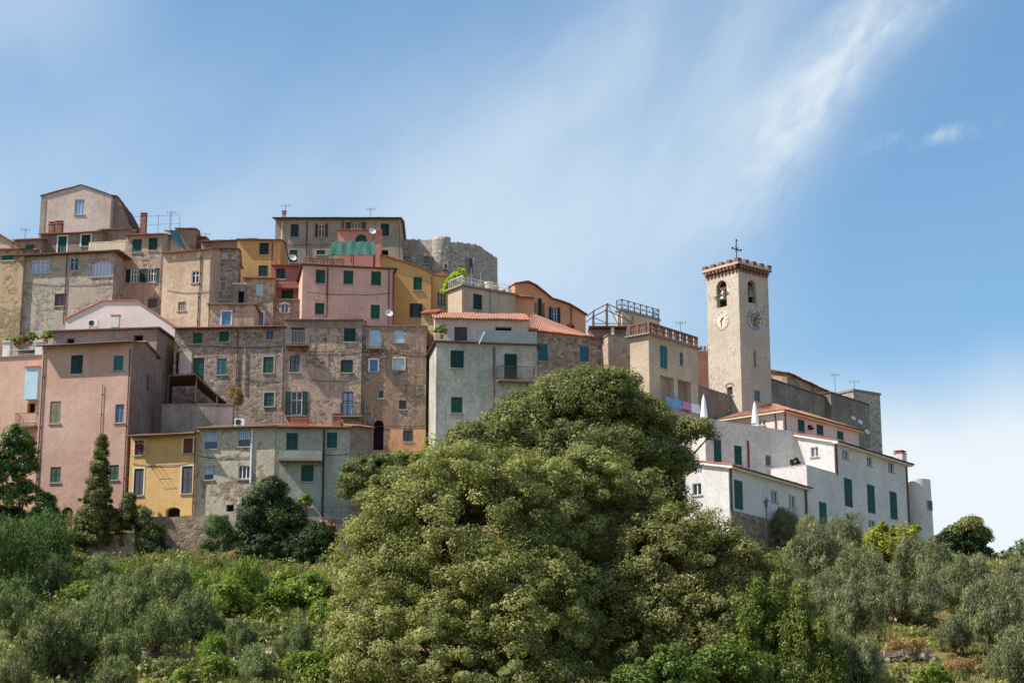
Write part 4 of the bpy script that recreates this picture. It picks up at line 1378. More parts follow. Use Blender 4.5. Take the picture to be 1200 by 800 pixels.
for k, c in (('M4', [(212, 404), (250, 405), (300, 407), (332, 405)]), ('M4', [(279, 441), (305, 446), (332, 443)]), ('M5', [(336, 410), (395, 412), (423, 409)]), ('M5', [(360, 443), (398, 447), (423, 444)]),
             ('M6', [(426, 412), (460, 410), (497, 414)]), ('M6', [(428, 497), (470, 499), (498, 498)]), ('U13', [(360, 342), (410, 345), (458, 343)]), ('U3', [(30, 331), (78, 334), (132, 331)]),
             ('B4', [(233, 534), (268, 536), (296, 534)]), ('B5', [(326, 530), (380, 533), (409, 531)]), ('U6', [(196, 340), (230, 343), (246, 341)]), ('U11', [(325, 284), (360, 287), (395, 285)]), ('B3', [(156, 543), (190, 545), (229, 541)])):
    HOUSES[k].cable(c)

# ------------------------------------------------------------------ right side: terraces, campanile, white houses
h = HS('T1', 'terrace_block', 'pinkish block with an iron-railed roof deck behind the balustraded house', 'house', 729, 364, 773, 420, 178, M['greypink'], ytr=376, lpx=722)
h.build('flat', 'slab', over=0.1, cap=0.15)
b = MB(); zt = h.h + .155
for p, q in (((.05, .05), (h.w - .05, .05)), ((.05, .05), (.05, h.d - .05)), ((h.w - .05, .05), (h.w - .05, h.d))):
    L = math.dist(p, q)
    for z in (.12, .5, 1.0): b.tube((*p, zt + z), (*q, zt + z), .04, n=5)
    n = int(L / 1.1) + 1
    for i in range(n + 1):
        a = [p[k] + (q[k] - p[k]) * i / n for k in (0, 1)]; b.tube((*a, zt), (*a, zt + 1.05), .05, n=5)
        if i < n:
            c = [p[k] + (q[k] - p[k]) * (i + 1) / n for k in (0, 1)]
            b.tube((*a, zt + .12), (*c, zt + 1.0), .022, n=4); b.tube((*c, zt + .12), (*a, zt + 1.0), .022, n=4)
b.build('railing', M['iron'], h.root)

# campanile
h = HS('TW', 'campanile', 'square stone bell tower with brick battlements, two clocks and an iron cross', 'bell tower', 865, 315, 899.5, 520, 182, M['tower'], yaw=40.5, lpx=828)
h.d = h.w
h.win(876.5, 328.5, 886, 355, 'X', f='F', arch=True, dep=1.0, name='bell_opening'); h.win(839.5, 328.5, 851.5, 360, 'X', f='L', arch=True, dep=1.0, name='bell_opening')
h.win(883.5, 412, 886, 430, 'X', f='F'); h.win(884, 457.5, 891, 470, 'W', f='F', frame='blue', panes=1)
h.win(851.5, 453, 858.5, 463.5, 'W', f='L', frame='sill', panes=1)
h.build('none')
# battlemented crown
b = MB(); w, d, z = h.w, h.d, h.h
prj = .3
for f in 'FRBL':
    T = h.T(f); n = 9; L = w
    for i in range(n):      # little corbel arches
        u = L * (i + .5) / n; cw = L / n
        b.box((u - cw * .22, .002, z - .25), (u + cw * .22, prj * .5, z + .1), T)
        b.box((u - cw * .27, .003, z + .101), (u + cw * .27, prj, z + .42), T)
    b.box((-prj, -.25, z + .421), (L + prj - .002, prj + .02, z + .5), T)
    b.box((-prj + .02, -.2, z + .501), (L + prj - .03, prj, z + .72), T, m=1)
    m_ = 5; pw = (L + 2 * prj) / (m_ + m_ - 1 + .0)
    for i in range(m_):
        u = -prj + (L + 2 * prj) * (i * 2 + .5) / (2 * m_ - 1)
        a0, a1 = max(-prj + .021, u - pw * .5), min(L + prj - .031, u + pw * .5)
        b.box((a0, -.18, z + .721), (a1, prj - .002, z + 1.1), T)
b.build('battlements', [M['brick'], M['tower']], h.root)
b = MB(); b.box((.05, .05, z + .3), (w - .05, d - .05, z + .54)); b.build('roof_deck', M['slab'], h.root)
b = MB(); b.box((-.0, -.0, z), (w, d, z + .02)); 
# bells and beams
for f, (x0, y0, x1, y1) in (('L', (839.5, 328.5, 851.5, 360)), ('F', (876.5, 328.5, 886, 355))):
    u0, u1, z0, z1 = h.rect(f, x0, y0, x1, y1); T = h.T(f); um = (u0 + u1) / 2; bb = MB(); zc = z0 + (z1 - z0) * .28; hb = (z1 - z0) * .36; rb_ = (u1 - u0) * .36
    c = T(um, -.3, zc)
    bb.lathe([(rb_, 0), (rb_ * .86, hb * .12), (rb_ * .66, hb * .4), (rb_ * .58, hb * .75), (rb_ * .3, hb * .98), (.04, hb)], c, 16)
    o = bb.build('bell', M['bronze'], h.root, True)
    y_ = MB(); y_.box((um - rb_ * .7, -.4, zc + hb), (um + rb_ * .7, -.2, zc + hb + .22), T)
    if f == 'L': y_.tube(T(u0 - .28, .12, zc + .35), T(u1 + .3, .12, zc + .62), .06, n=6)
    y_.box((u0, -.36, zc + hb + .23), (u1, -.24, zc + hb + .33), T)
    y_.build('yoke', M['wood'], o)
# clocks
def clock(h, f, px, py, rpx, face, marks, ring):
    T = h.T(f); u, z = h.uz(f, px, py); r = rpx * 182 / FPX; n = 40
    b = MB()
    cen = [(u + math.cos(2 * math.pi * i / n) * r, z + math.sin(2 * math.pi * i / n) * r) for i in range(n)]
    b.quad(*[T(a, .05, c) for a, c in cen])
    for i in range(n):
        a, c = cen[i], cen[(i + 1) % n]; b.quad(T(a[0], 0, a[1]), T(c[0], 0, c[1]), T(c[0], .05, c[1]), T(a[0], .05, a[1]))
    root = b.build('clock_face', face, h.root)
    if ring:
        b = MB()
        for i in range(n):
            t0, t1 = 2 * math.pi * i / n, 2 * math.pi * (i + 1) / n
            b.quad(*[T(u + math.cos(t) * q * r, .056, z + math.sin(t) * q * r) for t, q in ((t0, .62), (t0, .99), (t1, .99), (t1, .62))])
        b.build('hour_ring', ring, root)
    NUM = ['XII', 'I', 'II', 'III', 'IIII', 'V', 'VI', 'VII', 'VIII', 'IX', 'X', 'XI']
    for k, txt in enumerate(NUM):
        b = MB()
        cu = bpy.data.curves.new('numeral', 'FONT'); cu.body = txt; cu.align_x = 'CENTER'; cu.align_y = 'CENTER'; cu.size = r * .36; cu.offset = r * .012; cu.resolution_u = 2
        ob = bpy.data.objects.new('numeral', cu); COL.objects.link(ob)
        me = bpy.data.meshes.new_from_object(ob.evaluated_get(bpy.context.evaluated_depsgraph_get()))
        a = math.pi / 2 - 2 * math.pi * k / 12
        cx, cz = u + math.cos(a) * r * .8, z + math.sin(a) * r * .8
        rot = a - math.pi / 2
        i0 = len(b.v)
        for v in me.vertices:
            x, y = v.co.x, v.co.y
            b.v.append(T(cx + x * math.cos(rot) - y * math.sin(rot), .064, cz + x * math.sin(rot) + y * math.cos(rot)))
        for p in me.polygons: b.f.append(tuple(i0 + q for q in p.vertices)); b.mi.append(0)
        b.build('numeral', marks, root)
        bpy.data.objects.remove(ob); bpy.data.curves.remove(cu); bpy.data.meshes.remove(me)
    # hands: about half past one
    for ang, L, wd, o_ in ((R(90 - 45), .5, .075, .075), (R(-90), .68, .05, .085)):
        b = MB(); dx, dz = math.cos(ang), math.sin(ang); nx, nz = -dz, dx
        q = lambda l, s_: T(u + (dx * l + nx * s_) * r, o_, z + (dz * l + nz * s_) * r)
        b.quad(q(-.18, -wd), q(-.18, wd), q(L * .7, wd), q(L, 0), q(L * .7, -wd))
        b.build('clock_hand', M['iron'], root)


M['clockw'] = plain('cream_enamel', S(212, 200, 182), .6, .3, .06)
M['clockb'] = plain('blue_enamel', S(66, 100, 128), .5, .4, .08)
M['clockg'] = plain('grey_brown_dial', S(146, 132, 116), .8, .2, .1)
clock(h, 'L', 845.8, 375.5, 12.2, M['clockw'], M['sill'], None)
clock(h, 'F', 884, 375, 12.8, M['clockg'], M['whitep'], M['clockb'])
b = MB(); u, zz = h.uz('L', 855, 451); rr = .42; T = h.T('L')
for i in range(8):
    t0, t1 = math.pi * i / 8, math.pi * (i + 1) / 8
    b.quad(*[T(u + math.cos(t) * q, .02, zz - .15 + math.sin(t) * q * .6) for t, q in ((t0, rr), (t0, rr + .2), (t1, rr + .2), (t1, rr))])
b.build('brick_arch', M['brick'], h.root)
b = MB(); zc = z + .5; cx, cy = w * .42, d * .42; L = 2.2
zt = at(872.5, 279.5, 184).z - h.loc.z
b.tube((cx, cy, zc), (cx, cy, zt), .055, n=6)
zx = zt - .95
b.tube((cx - .6, cy, zx), (cx + .6, cy, zx), .055, n=6)
for p in ((cx - .62, cy, zx), (cx + .62, cy, zx), (cx, cy, zt - .02)):
    for dx, dz in ((.1, 0), (-.1, 0), (0, .1), (0, -.1)): b.tube((p[0], p[1] - .04, p[2]), (p[0] + dx * 1.6, p[1] - .04, p[2] + dz * 1.6), .085, .03, n=6)
for k in range(4): b.tube((cx, cy - .05, zx), (cx + .28 * (1 if k < 2 else -1), cy - .05, zx + .28 * (1 if k % 2 else -1)), .03, n=5)
b.build('cross', M['iron'], h.root)

h = HS('W0', 'salmon_wall', 'salmon wall with small battlements just left of the bell tower', 'wall', 812, 411, 834, 500, 193, M['salmon'], yaw=10, depth=1.5)
h.build('flat', 'white', over=0.05, cap=0.12, rname='coping')
b = MB()
for i in range(5): b.box((h.w * i / 5 + .05, .1, h.h + .126), (h.w * (i + .55) / 5, .5, h.h + .6))
b.build('merlons', M['brick'], h.root)

h = HS('W29', 'dark_wall', 'dark grey sloping stone wall below the bell tower', 'wall', 817, 452, 868, 520, 178, M['darkwall'], ytr=468, depth=3)
h.build('flat', 'slab', over=0.05, cap=0.1, rname='coping')

h = HS('W23', 'grey_long_wall', 'long dark grey windowless building right behind the bell tower', 'house', 902, 444, 974, 560, 187, M['darkwall'], ytr=468, depth=6)
h.build('flat', 'rust', over=0.1, cap=0.12)
h = HS('W23a', 'yellowish_storey', 'weathered yellowish upper storey with ragged old tiles behind the long dark wall', 'house', 922, 437, 978, 520, 196, M['stone_warm'], ytr=463, depth=5)
h.build('tile', 'tile_old', 0.25, over=0.4, side=0.3)
h = HS('W23b', 'grey_long_wall', 'second dark grey block with a small blue window at the right end of the skyline wall', 'house', 973.5, 460, 1018, 560, 196, M['darkwall'], ytr=474.5, depth=6)
h.build('flat', 'rust', over=0.1, cap=0.12)
h = HS('W23c', 'brown_end_house', 'brown-grey end house that closes the skyline right of the bell tower', 'house', 1000, 458, 1031, 560, 203, M['castle'], yaw=35, depth=6)
h.win(1014, 472, 1018.5, 481, 'B', 'paleblue')
h.build('flat', 'slab', over=0.1, cap=0.25)

h = HS('W24', 'upper_white_house', 'pinkish-white house with bright terracotta hip roof below the bell tower', 'house', 917, 479, 1006, 560, 174, M['white_pink'], ytr=503, lpx=848)
h.wins([(935, 491.5, 943, 506, 'S', 'green'), (957, 497.5, 965, 509.5, 'S', 'green'), (981, 505, 988.5, 515, 'S', 'green')])
h.win(889, 492, 891.5, 498, 'W', f='L', panes=1); h.win(893.5, 491, 896.5, 498, 'W', f='L', panes=1)
h.build('hip', 'tile_new', 0.42, over=0.5, gutter='rust', eave='cream')
h.pipe(919.5, 483, 506, 'rust'); h.pipe(909, 485, 506, 'rust', f='L')
h.chimney(863, 871, 462, 474, 4.5, 'white', 'terracotta', pot=False) if False else None

h = HS('W25', 'long_white_house', 'long white house with three tall green shutters at the right end of the village', 'house', 977, 516, 1063, 660, 167.6, M['white'], ytr=543, lpx=914)
h.prof('L', [(914, 506), (977, 516)])
h.win(950, 523.5, 959, 535, 'W', f='L', panes=2)
h.wins([(987, 526.5, 994.5, 537, 'W'), (1016, 534.5, 1022, 545, 'W'), (1041, 541.5, 1047.5, 552.5, 'W')])
h.wins([(989.5, 560.5, 999, 593.5, 'S', 'green'), (1016.5, 568, 1025.5, 601, 'S', 'green'), (1043, 576, 1051.5, 608.5, 'S', 'green'), (992, 602, 1000, 622, 'S', 'green'), (1018, 609, 1026, 622, 'W'), (1045, 616, 1053, 634, 'S', 'green')], sill=False)
sl_ = (h.top['L'][0][1] - h.h) / max(h.d, .1)
h.build('shed', 'tile', max(.05, sl_), over=0.55, side=0.25, gutter='iron', eave='whitep')
h.pipe(979, 520, 556, 'rust', r=.08); h.pipe(1061.5, 547, 640, 'rust', r=.08)
h.chimney(1052, 1058, 529.5, 541, 1.5, 'white', 'terracotta')

h = HS('W26', 'white_terrace_block', 'plain white flat-topped block jutting forward left of the three tall green shutters', 'house', 945, 545, 987, 660, 163.0, M['white'], yaw=math.degrees(HOUSES['W25'].yaw), lpx=903)
h.win(960, 588, 969, 614, 'S', 'green', sill=False)
h.build('flat', 'white', over=0.02, cap=0.06, rname='coping')

h = HS('W28', 'worn_white_house', 'worn pinkish-white house with two green shutters under the closed parasols', 'house', 826, 491, 932, 580, 163.5, M['white_worn'], yaw=36, depth=4)
h.wins([(836.5, 515, 845.5, 541, 'S', 'green'), (860.5, 522, 869.5, 544.5, 'S', 'green')])
h.win(897, 533, 904, 545.5, 'W', frame='sill', panes=1)
h.build('flat', 'white_pink', over=0.02, cap=0.08, rname='coping')
h.pipe(876, 516, 548, 'redbrown', r=.08)

h = HS('W27', 'low_white_house', 'low white house nearest the street lamp with brown eave and one tall green shutter', 'house', 853.5, 545, 944, 680, 151, M['white'], ytr=571, lpx=797)
h.prof('L', [(797, 539), (853.5, 545)])
h.win(811.5, 566, 822, 580, 'W', f='L')
h.win(860.5, 562.5, 870.5, 596.5, 'S', 'green', sill=False); h.wins([(903.5, 574.5, 911.5, 588, 'W'), (924.5, 580, 932.5, 593.5, 'W')])
sl_ = (h.top['L'][0][1] - h.h) / max(h.d, .1)
h.build('shed', 'tile', max(.05, sl_), over=0.5, side=0.25, gutter='rust', eave='whitep')
h.pipe(855.5, 549, 600, 'rust', r=.075); h.pipe(943, 573, 625, 'rust', r=.075)
T = h.T('F'); b = MB(); z0 = h.uz('F', 855, 597)[1]
b.box((.02, .004, .02), (h.w - .3, .12, z0), T); b.build('plinth', M['rock'], h.root)

# round white end tower
c = at(1077, 562, 182)
r_ = 14.0 * 182 / FPX
root = empty('round_tower', (c.x, c.y + r_ * .3, c.z)); tag(root, 'smooth round white tower at the far right end of the white houses', 'tower')
b = MB(); b.lathe([(r_ * 1.1, -9), (r_, 0), (r_, .0), (r_ - .15, .002), (r_ - .15, -.3)], (0, 0, 0), 40); b.build('wall', M['white'], root, False)
ang = R(-48); rr = r_ * 1.03
p = Vector((math.cos(ang) * rr, math.sin(ang) * rr, -2.6)); e = Vector((-math.sin(ang), math.cos(ang), 0)); n_ = Vector((math.cos(ang), math.sin(ang), 0))
q = lambda u, o_, z: tuple(p + e * u + n_ * o_ + Vector((0, 0, z)))
b = MB()
for x in ((-.4, -.33), (.33, .4)): b.box((x[0], -.2, -.5), (x[1], .05, .5), q)
b.box((-.33, -.2, .43), (.33, .05, .5), q); b.box((-.33, -.2, -.5), (.33, .05, -.43), q)
o = b.build('window', M['sill'], root)
b = MB(); b.box((-.328, -.15, -.428), (.328, 0.0, .428), q); b.build('pane', M['glass'], o)
# ------------------------------------------------------------------ small things on and between the houses
def simple(name, label, cat, loc, parts, group=None, rz=0.0):
    """parts: list of (part name, MB, material key)"""
    if len(parts) == 1:
        o = parts[0][1].build(name, M[parts[0][2]])
        o.location = loc; o.rotation_euler = (0, 0, rz)
    else:
        o = empty(name, loc, rz)
        for n, b, m in parts: b.build(n, M[m], o)
    return tag(o, label, cat, group)


def antenna(px, ytop, ybase, Y, label, arms=4):
    p, q = at(px, ybase, Y), at(px, ytop, Y)
    H = q.z - p.z
    mast, el = MB(), MB()
    mast.tube((0, 0, -1.2), (0, 0, H), .025, n=5)
    el.tube((-.5, .02, H - .1), (.5, -.02, H - .1), .014, n=4)
    for i in range(arms):
        x = -.45 + .9 * i / (arms - 1); el.tube((x, -.3, H - .1), (x, .3, H - .1), .01, n=4); el.tube((x, 0, H - .35), (x, 0, H + .12), .01, n=4)
    simple('antenna', label, 'antenna', p, [('mast', mast, 'iron'), ('aerial', el, 'iron')], 'television antennas on the roofs')


antenna(29, 268, 283, 187.5, 'thin antenna on the attic left of the grey-pink gable')
antenna(200, 248, 272, 188, 'tall antenna above the teal tarpaulin')
antenna(240.5, 273, 283, 193, 'short antenna over the low mauve-brown house on the skyline', 3)
antenna(334.5, 240, 250, 198.5, 'thin antenna at the left end of the tall grey house roof', 3)
antenna(434, 244, 255, 198.5, 'antenna on the tall grey house roof above the salmon room')
antenna(798, 377, 392, 172, 'antenna behind the terracotta balustrade')
antenna(979, 438, 461, 198, 'taller antenna over the second dark grey block', 5)
antenna(1001.5, 446, 459, 204, 'shorter antenna just right of the taller one over the dark grey block', 3)


def dish(px, py, Y, label, rpx=5, wallY=.5):
    p = at(px, py, Y)
    r = rpx * Y / FPX
    b, a = MB(), MB()
    n = 16
    ax = Vector((.35, -.85, .4)).normalized(); qq = ax.to_track_quat('Z', 'Y').to_matrix()
    rings = []
    for rr, zz in ((0.02, 0), (.5, .05), (.85, .15), (1, .22)):
        rings.append([tuple(qq @ Vector((math.cos(2 * math.pi * i / n) * rr * r, math.sin(2 * math.pi * i / n) * rr * r, zz * r))) for i in range(n)])
    for A, B in zip(rings[:-1], rings[1:]):
        for i in range(n): b.quad(A[i], A[(i + 1) % n], B[(i + 1) % n], B[i])
    a.tube((0, 0, 0), tuple(qq @ Vector((0, 0, r * .9))), .02, n=4); a.tube((0, 0, 0), (0, wallY, -.1), .03, n=5); a.tube((0, wallY * .6, -.06), (0, wallY * .6, -.9), .025, n=5)
    simple('satellite_dish', label, 'satellite dish', p, [('reflector', b, 'whitep'), ('bracket', a, 'iron')], 'satellite dishes')


dish(343, 302, 182, 'satellite dish behind the left end of the roof balustrade of the rose pink house', 4.5)
dish(455.5, 367, 177.5, 'satellite dish low on the right side of the rose pink wall', 5, .4)
dish(436, 271, 184, 'satellite dish beside the salmon chimney', 4.5)
dish(1000, 490, 187.5, 'left satellite dish of the cluster behind the upper white house eave', 3)
dish(1008, 494.5, 188.0, 'right satellite dish of the cluster behind the upper white house eave', 3)
dish(1016, 506, 190, 'lone satellite dish lower on the brown end house', 3.2)


def ac_unit(px, py, Y, label, wpx=11, yaw=0):
    p = at(px, py, Y); w = wpx * Y / FPX; h_ = w * .72
    b, g = MB(), MB()
    b.box((-w / 2, -.18, 0), (w / 2, .18, h_))
    for k in (-.32, .32): b.box((w * k - .05, -.15, -.12), (w * k + .05, .15, -.002))
    n = 20; c = -w * .12
    g.quad(*[(c + math.cos(2 * math.pi * i / n) * h_ * .4, -.186, h_ / 2 + math.sin(2 * math.pi * i / n) * h_ * .4) for i in range(n)])
    g.tube((c, -.2, h_ / 2), (c, -.185, h_ / 2), h_ * .12, n=8)
    for i in range(5): g.tube((c - h_ * .38, -.2, h_ * (.2 + .15 * i)), (c + h_ * .38, -.2, h_ * (.2 + .15 * i)), .01, n=4)
    simple('air_conditioner', label, 'air conditioner', p, [('casing', b, 'whitep'), ('fan_grille', g, 'dkgrey')], 'air conditioners', R(yaw))


ac_unit(109, 383, 173, 'white air conditioner in front of the white gable', 12, -8)
ac_unit(281, 499, 158.6, 'white air conditioner on the roof edge of the pale stone house', 12, -5)

# closed parasols
def parasol(px, ytop, ybase, Y, label):
    p, q = at(px, ybase, Y), at(px, ytop, Y); H = q.z - p.z
    b, s = MB(), MB()
    n = 20
    prof = [(.30, .05), (.27, .25), (.22, .5), (.15, .8), (.04, 1.0)]
    rings = [[(math.cos(2 * math.pi * i / n) * r * .95 * (1 + .18 * (i % 2)), math.sin(2 * math.pi * i / n) * r * .95 * (1 + .18 * (i % 2)), z * H) for i in range(n)] for r, z in prof]
    for A, B in zip(rings[:-1], rings[1:]):
        for i in range(n): b.quad(A[i], A[(i + 1) % n], B[(i + 1) % n], B[i])
    s.tube((0, 0, -.8), (0, 0, H + .1), .03, n=6)
    simple('parasol', label, 'parasol', p, [('canopy', b, 'cloth_white'), ('pole', s, 'whitep')], 'closed white parasols')


parasol(825, 463, 490, 166, 'closed white parasol on the left, next to the laundry')
parasol(885, 471, 497, 169.5, 'closed white parasol on the right, below the bright terracotta hip roof')

# laundry in front of the loggia
HL = HOUSES['M11']
T = HL.T('F')
ua, za = HL.uz('F', 779, 464, .9); ub, zb_ = HL.uz('F', 822, 473, .9)
b = MB(); b.tube(T(ua - .2, .9, za + .02), T(ub + .2, .9, za + .02), .012, n=4)
o = b.build('clothes_line', M['iron']); o.matrix_world = Matrix.Translation(HL.loc) @ Matrix.Rotation(HL.yaw, 4, 'Z'); tag(o, 'thin clothes line strung in front of the loggia', 'clothes line')
def cloth(px0, px1, yb, mat, label):
    u0 = HL.uz('F', px0, 470, .9)[0]; u1 = HL.uz('F', px1, 472, .9)[0]; z0 = HL.uz('F', (px0 + px1) / 2, yb, .9)[1]
    b = MB(); n = 10; m_ = 5
    P = lambda i, j: T(u0 + (u1 - u0) * i / n, .9 + .07 * math.sin(i * 1.9) * j / m_ + .02 * math.sin(j + i), za + .02 + (z0 - za) * j / m_ + .04 * math.sin(i * .9) * j / m_)
    for i in range(n):
        for j in range(m_): b.quad(P(i, j), P(i + 1, j), P(i + 1, j + 1), P(i, j + 1))
    o = b.build('hanging_sheet', M[mat]); o.matrix_world = Matrix.Translation(HL.loc) @ Matrix.Rotation(HL.yaw, 4, 'Z')
    sd = o.modifiers.new('thickness', 'SOLIDIFY'); sd.thickness = .01
    tag(o, label, 'laundry', 'laundry on the line')
cloth(780, 799, 478, 'cloth_blue', 'blue sheet hanging at the left of the clothes line')
cloth(800, 809.5, 480, 'cloth_pink', 'pink sheet hanging on the clothes line')
cloth(810, 820, 484, 'cloth_white', 'white sheet at the right end of the clothes line')

# green shade netting on the roof of the rose house
p = at(412, 299, 180.5); x0, x1 = at(382, 299, 180.5), at(437, 299, 180.5); zt = at(412, 283, 182.5).z - p.z
b, s = MB(), MB(); w = (x1.x - x0.x) / 2; n = 22
for i in range(n):
    a, c = -w + 2 * w * i / n, -w + 2 * w * (i + 1) / n
    f = lambda x: .05 * math.sin(x * 7)
    for j in range(4):
        q0, q1 = j / 4, (j + 1) / 4
        P = lambda x, t: (x * (1 - .08 * t), f(x) + 2.0 * t, .05 + (zt - .05) * t + .06 * math.sin(x * 5 + t * 3))
        b.quad(P(a, q0), P(c, q0), P(c, q1), P(a, q1))
for x in (-w, 0, w):
    s.tube((x, 0, -.8), (x, 0, .06), .04); s.tube((x * .92, 2, -.8), (x * .92, 2, zt), .04)
s.tube((-w, 0, .0), (w, 0, .0), .03)
simple('shade_netting', 'green shade netting stretched over the roof terrace of the rose pink house', 'shade netting', p, [('netting', b, 'cloth_green'), ('frame', s, 'iron')])

# teal tarpaulin
P = [at(198, 270, 184.6), at(208, 269, 188), at(217, 290, 188), at(214, 292, 184.6)]
o_ = P[0].copy(); b = MB(); n = 6
for i in range(n):
    for j in range(n):
        g = lambda u, v: (P[0].lerp(P[1], u)).lerp(P[3].lerp(P[2], u), v) - o_ + Vector((0, 0, -.12 * math.sin(v * 3.1) + .05 * math.sin(u * 9)))
        b.quad(g(i / n, j / n), g((i + 1) / n, j / n), g((i + 1) / n, (j + 1) / n), g(i / n, (j + 1) / n))
o = b.build('tarpaulin', M['tarp']); o.location = o_; sd = o.modifiers.new('thickness', 'SOLIDIFY'); sd.thickness = .03
tag(o, 'teal tarpaulin sloping beside the small white end wall', 'tarpaulin')
# scaffold pipes
p = at(184, 272, 187); b = MB()
for px in (156, 172, 186, 199.5, 211):
    q = at(px, 250 + abs(px - 190) * .15, 187) - p; b.tube((q.x, 0, -1), (q.x, 0, q.z), .02, n=4)
for y in (252, 262):
    a, c = at(156, y + 2, 187) - p, at(211, y, 187) - p; b.tube(a, c, .014, n=4)
o = b.build('pipe_scaffold', M['iron']); o.location = p; tag(o, 'thin pipe scaffold on the roofs behind the pair of green shutters', 'scaffold')

# lean-to canopy and court wall
h = HS('court', 'court_wall', 'grey rendered court wall under the lean-to canopy', 'wall', 190, 474, 273, 530, 163.5, M['conc'], yaw=0, depth=1.0)
h.build('flat', 'slab', over=0.04, cap=0.08, rname='coping')
p = at(196, 441, 164.2)
c0, c1, c2, c3 = at(196, 441, 164.2), at(229, 439, 164.2), at(229, 452, 168.4), at(198, 453, 168.4)
d0, d1 = at(266, 472, 164.2), at(262, 478, 168.4)
b = MB()
def slab(b, pts, t):
    lo = [Vector(x) - p for x in pts]; hi = [v + Vector((0, 0, t)) for v in lo]
    b.quad(*lo[::-1]); b.quad(*hi)
    for i in range(len(lo)): j = (i + 1) % len(lo); b.quad(lo[i], lo[j], hi[j], hi[i])
slab(b, [c0, c1, c2, c3], .16); n = 6
prev = (c1, c2)
for i in range(1, n + 1):
    t = i / n; zdip = math.sin(t * math.pi) * -.0
    q = (c1.lerp(d0, t), c2.lerp(d1, t))
    k = Vector((0, 0, (t - t * t) * -.5)); q = (q[0] + k, q[1] + k) if i < n else q
    slab(b, [prev[0], q[0], q[1], prev[1]], .14); prev = q
PP = [('canopy_roof', b, 'rust')]
for v in (c0, c1, d0.lerp(c1, .35)):
    s = MB(); s.tube(v - p + Vector((.1, .15, 0)), Vector((v.x - p.x + .1, v.y - p.y + .15, at(196, 480, 164.2).z - p.z)), .07); PP.append(('post', s, 'wood'))
simple('lean_to_canopy', 'brown lean-to canopy sagging to the right over the court', 'canopy', p, PP)

# timber pergola on the roof of the rubble house
p = at(712, 385, 174); b = MB()
H_ = at(712, 356, 174).z - p.z
def pos(px, y=0.0): return (at(px, 385, 174).x - p.x, y, 0)
for px in (696, 712, 727, 742):
    for y in (0, 2.4):
        x = pos(px)[0]; k = (H_ * (.72 if px == 696 else 1.0 if px == 712 else .78 if px == 727 else .5))
        b.tube((x, y, -1.2), (x, y, k), .06, n=6)
xs = [pos(q)[0] for q in (688, 696, 712, 727, 742)]
zs = [H_ * q for q in (.5, .72, 1.0, .78, .5)]
for y in (0, 2.4):
    for i in range(4): b.tube((xs[i], y, zs[i]), (xs[i + 1], y, zs[i + 1]), .05, n=5)
for i in range(1, 5): b.tube((xs[i], -.2, zs[i]), (xs[i], 2.6, zs[i]), .05, n=5)
b.tube((xs[1], 0, .5), (xs[4], 0, .5), .045, n=5); b.tube((xs[1], 0, 1.1), (xs[2], 0, .5), .04, n=5); b.tube((xs[3], 0, 0), (xs[2], 0, H_), .04, n=5); b.tube((xs[3], 0, H_ * .7), (xs[4], 0, 0), .04, n=5)
o = b.build('pergola', M['wood']); o.location = p; tag(o, 'rickety bare timber pergola on the roofs left of the iron-railed deck', 'pergola')
p = at(706, 383, 172.2); b = MB(); q0, q1 = at(690, 388, 172.2) - p, at(735, 386, 172.2) - p
b.box((q0.x, 0, 0), (q1.x, 2.5, .12)); b.box((q0.x + .1, .9, -1.6), (q1.x - .1, 2.4, -.002), m=1); b.box((q0.x + 2.1, .1, -1.6), (q0.x + 2.4, .4, -.002), m=2)
o = b.build('roof_shelter', [M['rust'], M['brown'], M['cream']]); o.location = p; tag(o, 'low shelter with flat brown roof under the timber pergola', 'shelter')

# roof terrace clutter of the vine house
HV = HOUSES['U16']
def on_roof(key, px, py, back):
    H = HOUSES[key]; u, z = H.uz('F', px, py, -back); return H.world(u, back, H.h + .21)
def planter(px, py, back, label, sz=.5, key='U16', mat='cream'):
    b = MB(); b.lathe([(sz * .34, 0), (sz * .46, sz * .8), (sz * .52, sz * .82), (sz * .52, sz), (sz * .4, sz)], (0, 0, 0), 12)
    o = b.build('flower_pot', M[mat]); o.location = on_roof(key, px, py, back); tag(o, label, 'flower pot', 'pots on the roof terraces'); return o
planter(560, 330, .8, 'small cream pot on the roof terrace of the vine house', .5)
planter(573, 330, .7, 'largest cream pot in the middle of the roof terrace of the vine house', .9)
planter(581, 331, .9, 'cream pot right of the largest one on the vine house terrace', .7)
planter(596, 333, .7, 'cream pot at the right end of the vine house terrace', .6)
p = on_roof('U16', 563, 330, 2.4)
for k, (px, hh, lab) in enumerate(((552, 2.6, 'thin bare parasol pole at the left of the vine house terrace'), (563, 2.2, 'thin bare pole in the middle of the vine house terrace'), (583, 1.8, 'thin bare pole at the right of the vine house terrace'))):
    b = MB(); b.lathe([(.25, 0), (.25, .08), (.04, .1), (.03, hh)], (0, 0, 0), 8); o = b.build('parasol_pole', M['metal']); o.location = on_roof('U16', px, 330, 2.2 - .3 * k); tag(o, lab, 'pole', 'bare poles on the vine house terrace')
# white skis/board leaning on the grey parapet
b = MB(); b.box((-.06, -.06, 0), (.06, .0, 1.25)); o = b.build('white_board', M['whitep']); u, z = HOUSES['M8'].uz('F', 561, 396, .2); o.location = HOUSES['M8'].world(u, -.25, z - .55); o.rotation_euler = (R(-6), R(24), 0); tag(o, 'white board leaning on the grey sheet parapet of the pale grey house', 'board')

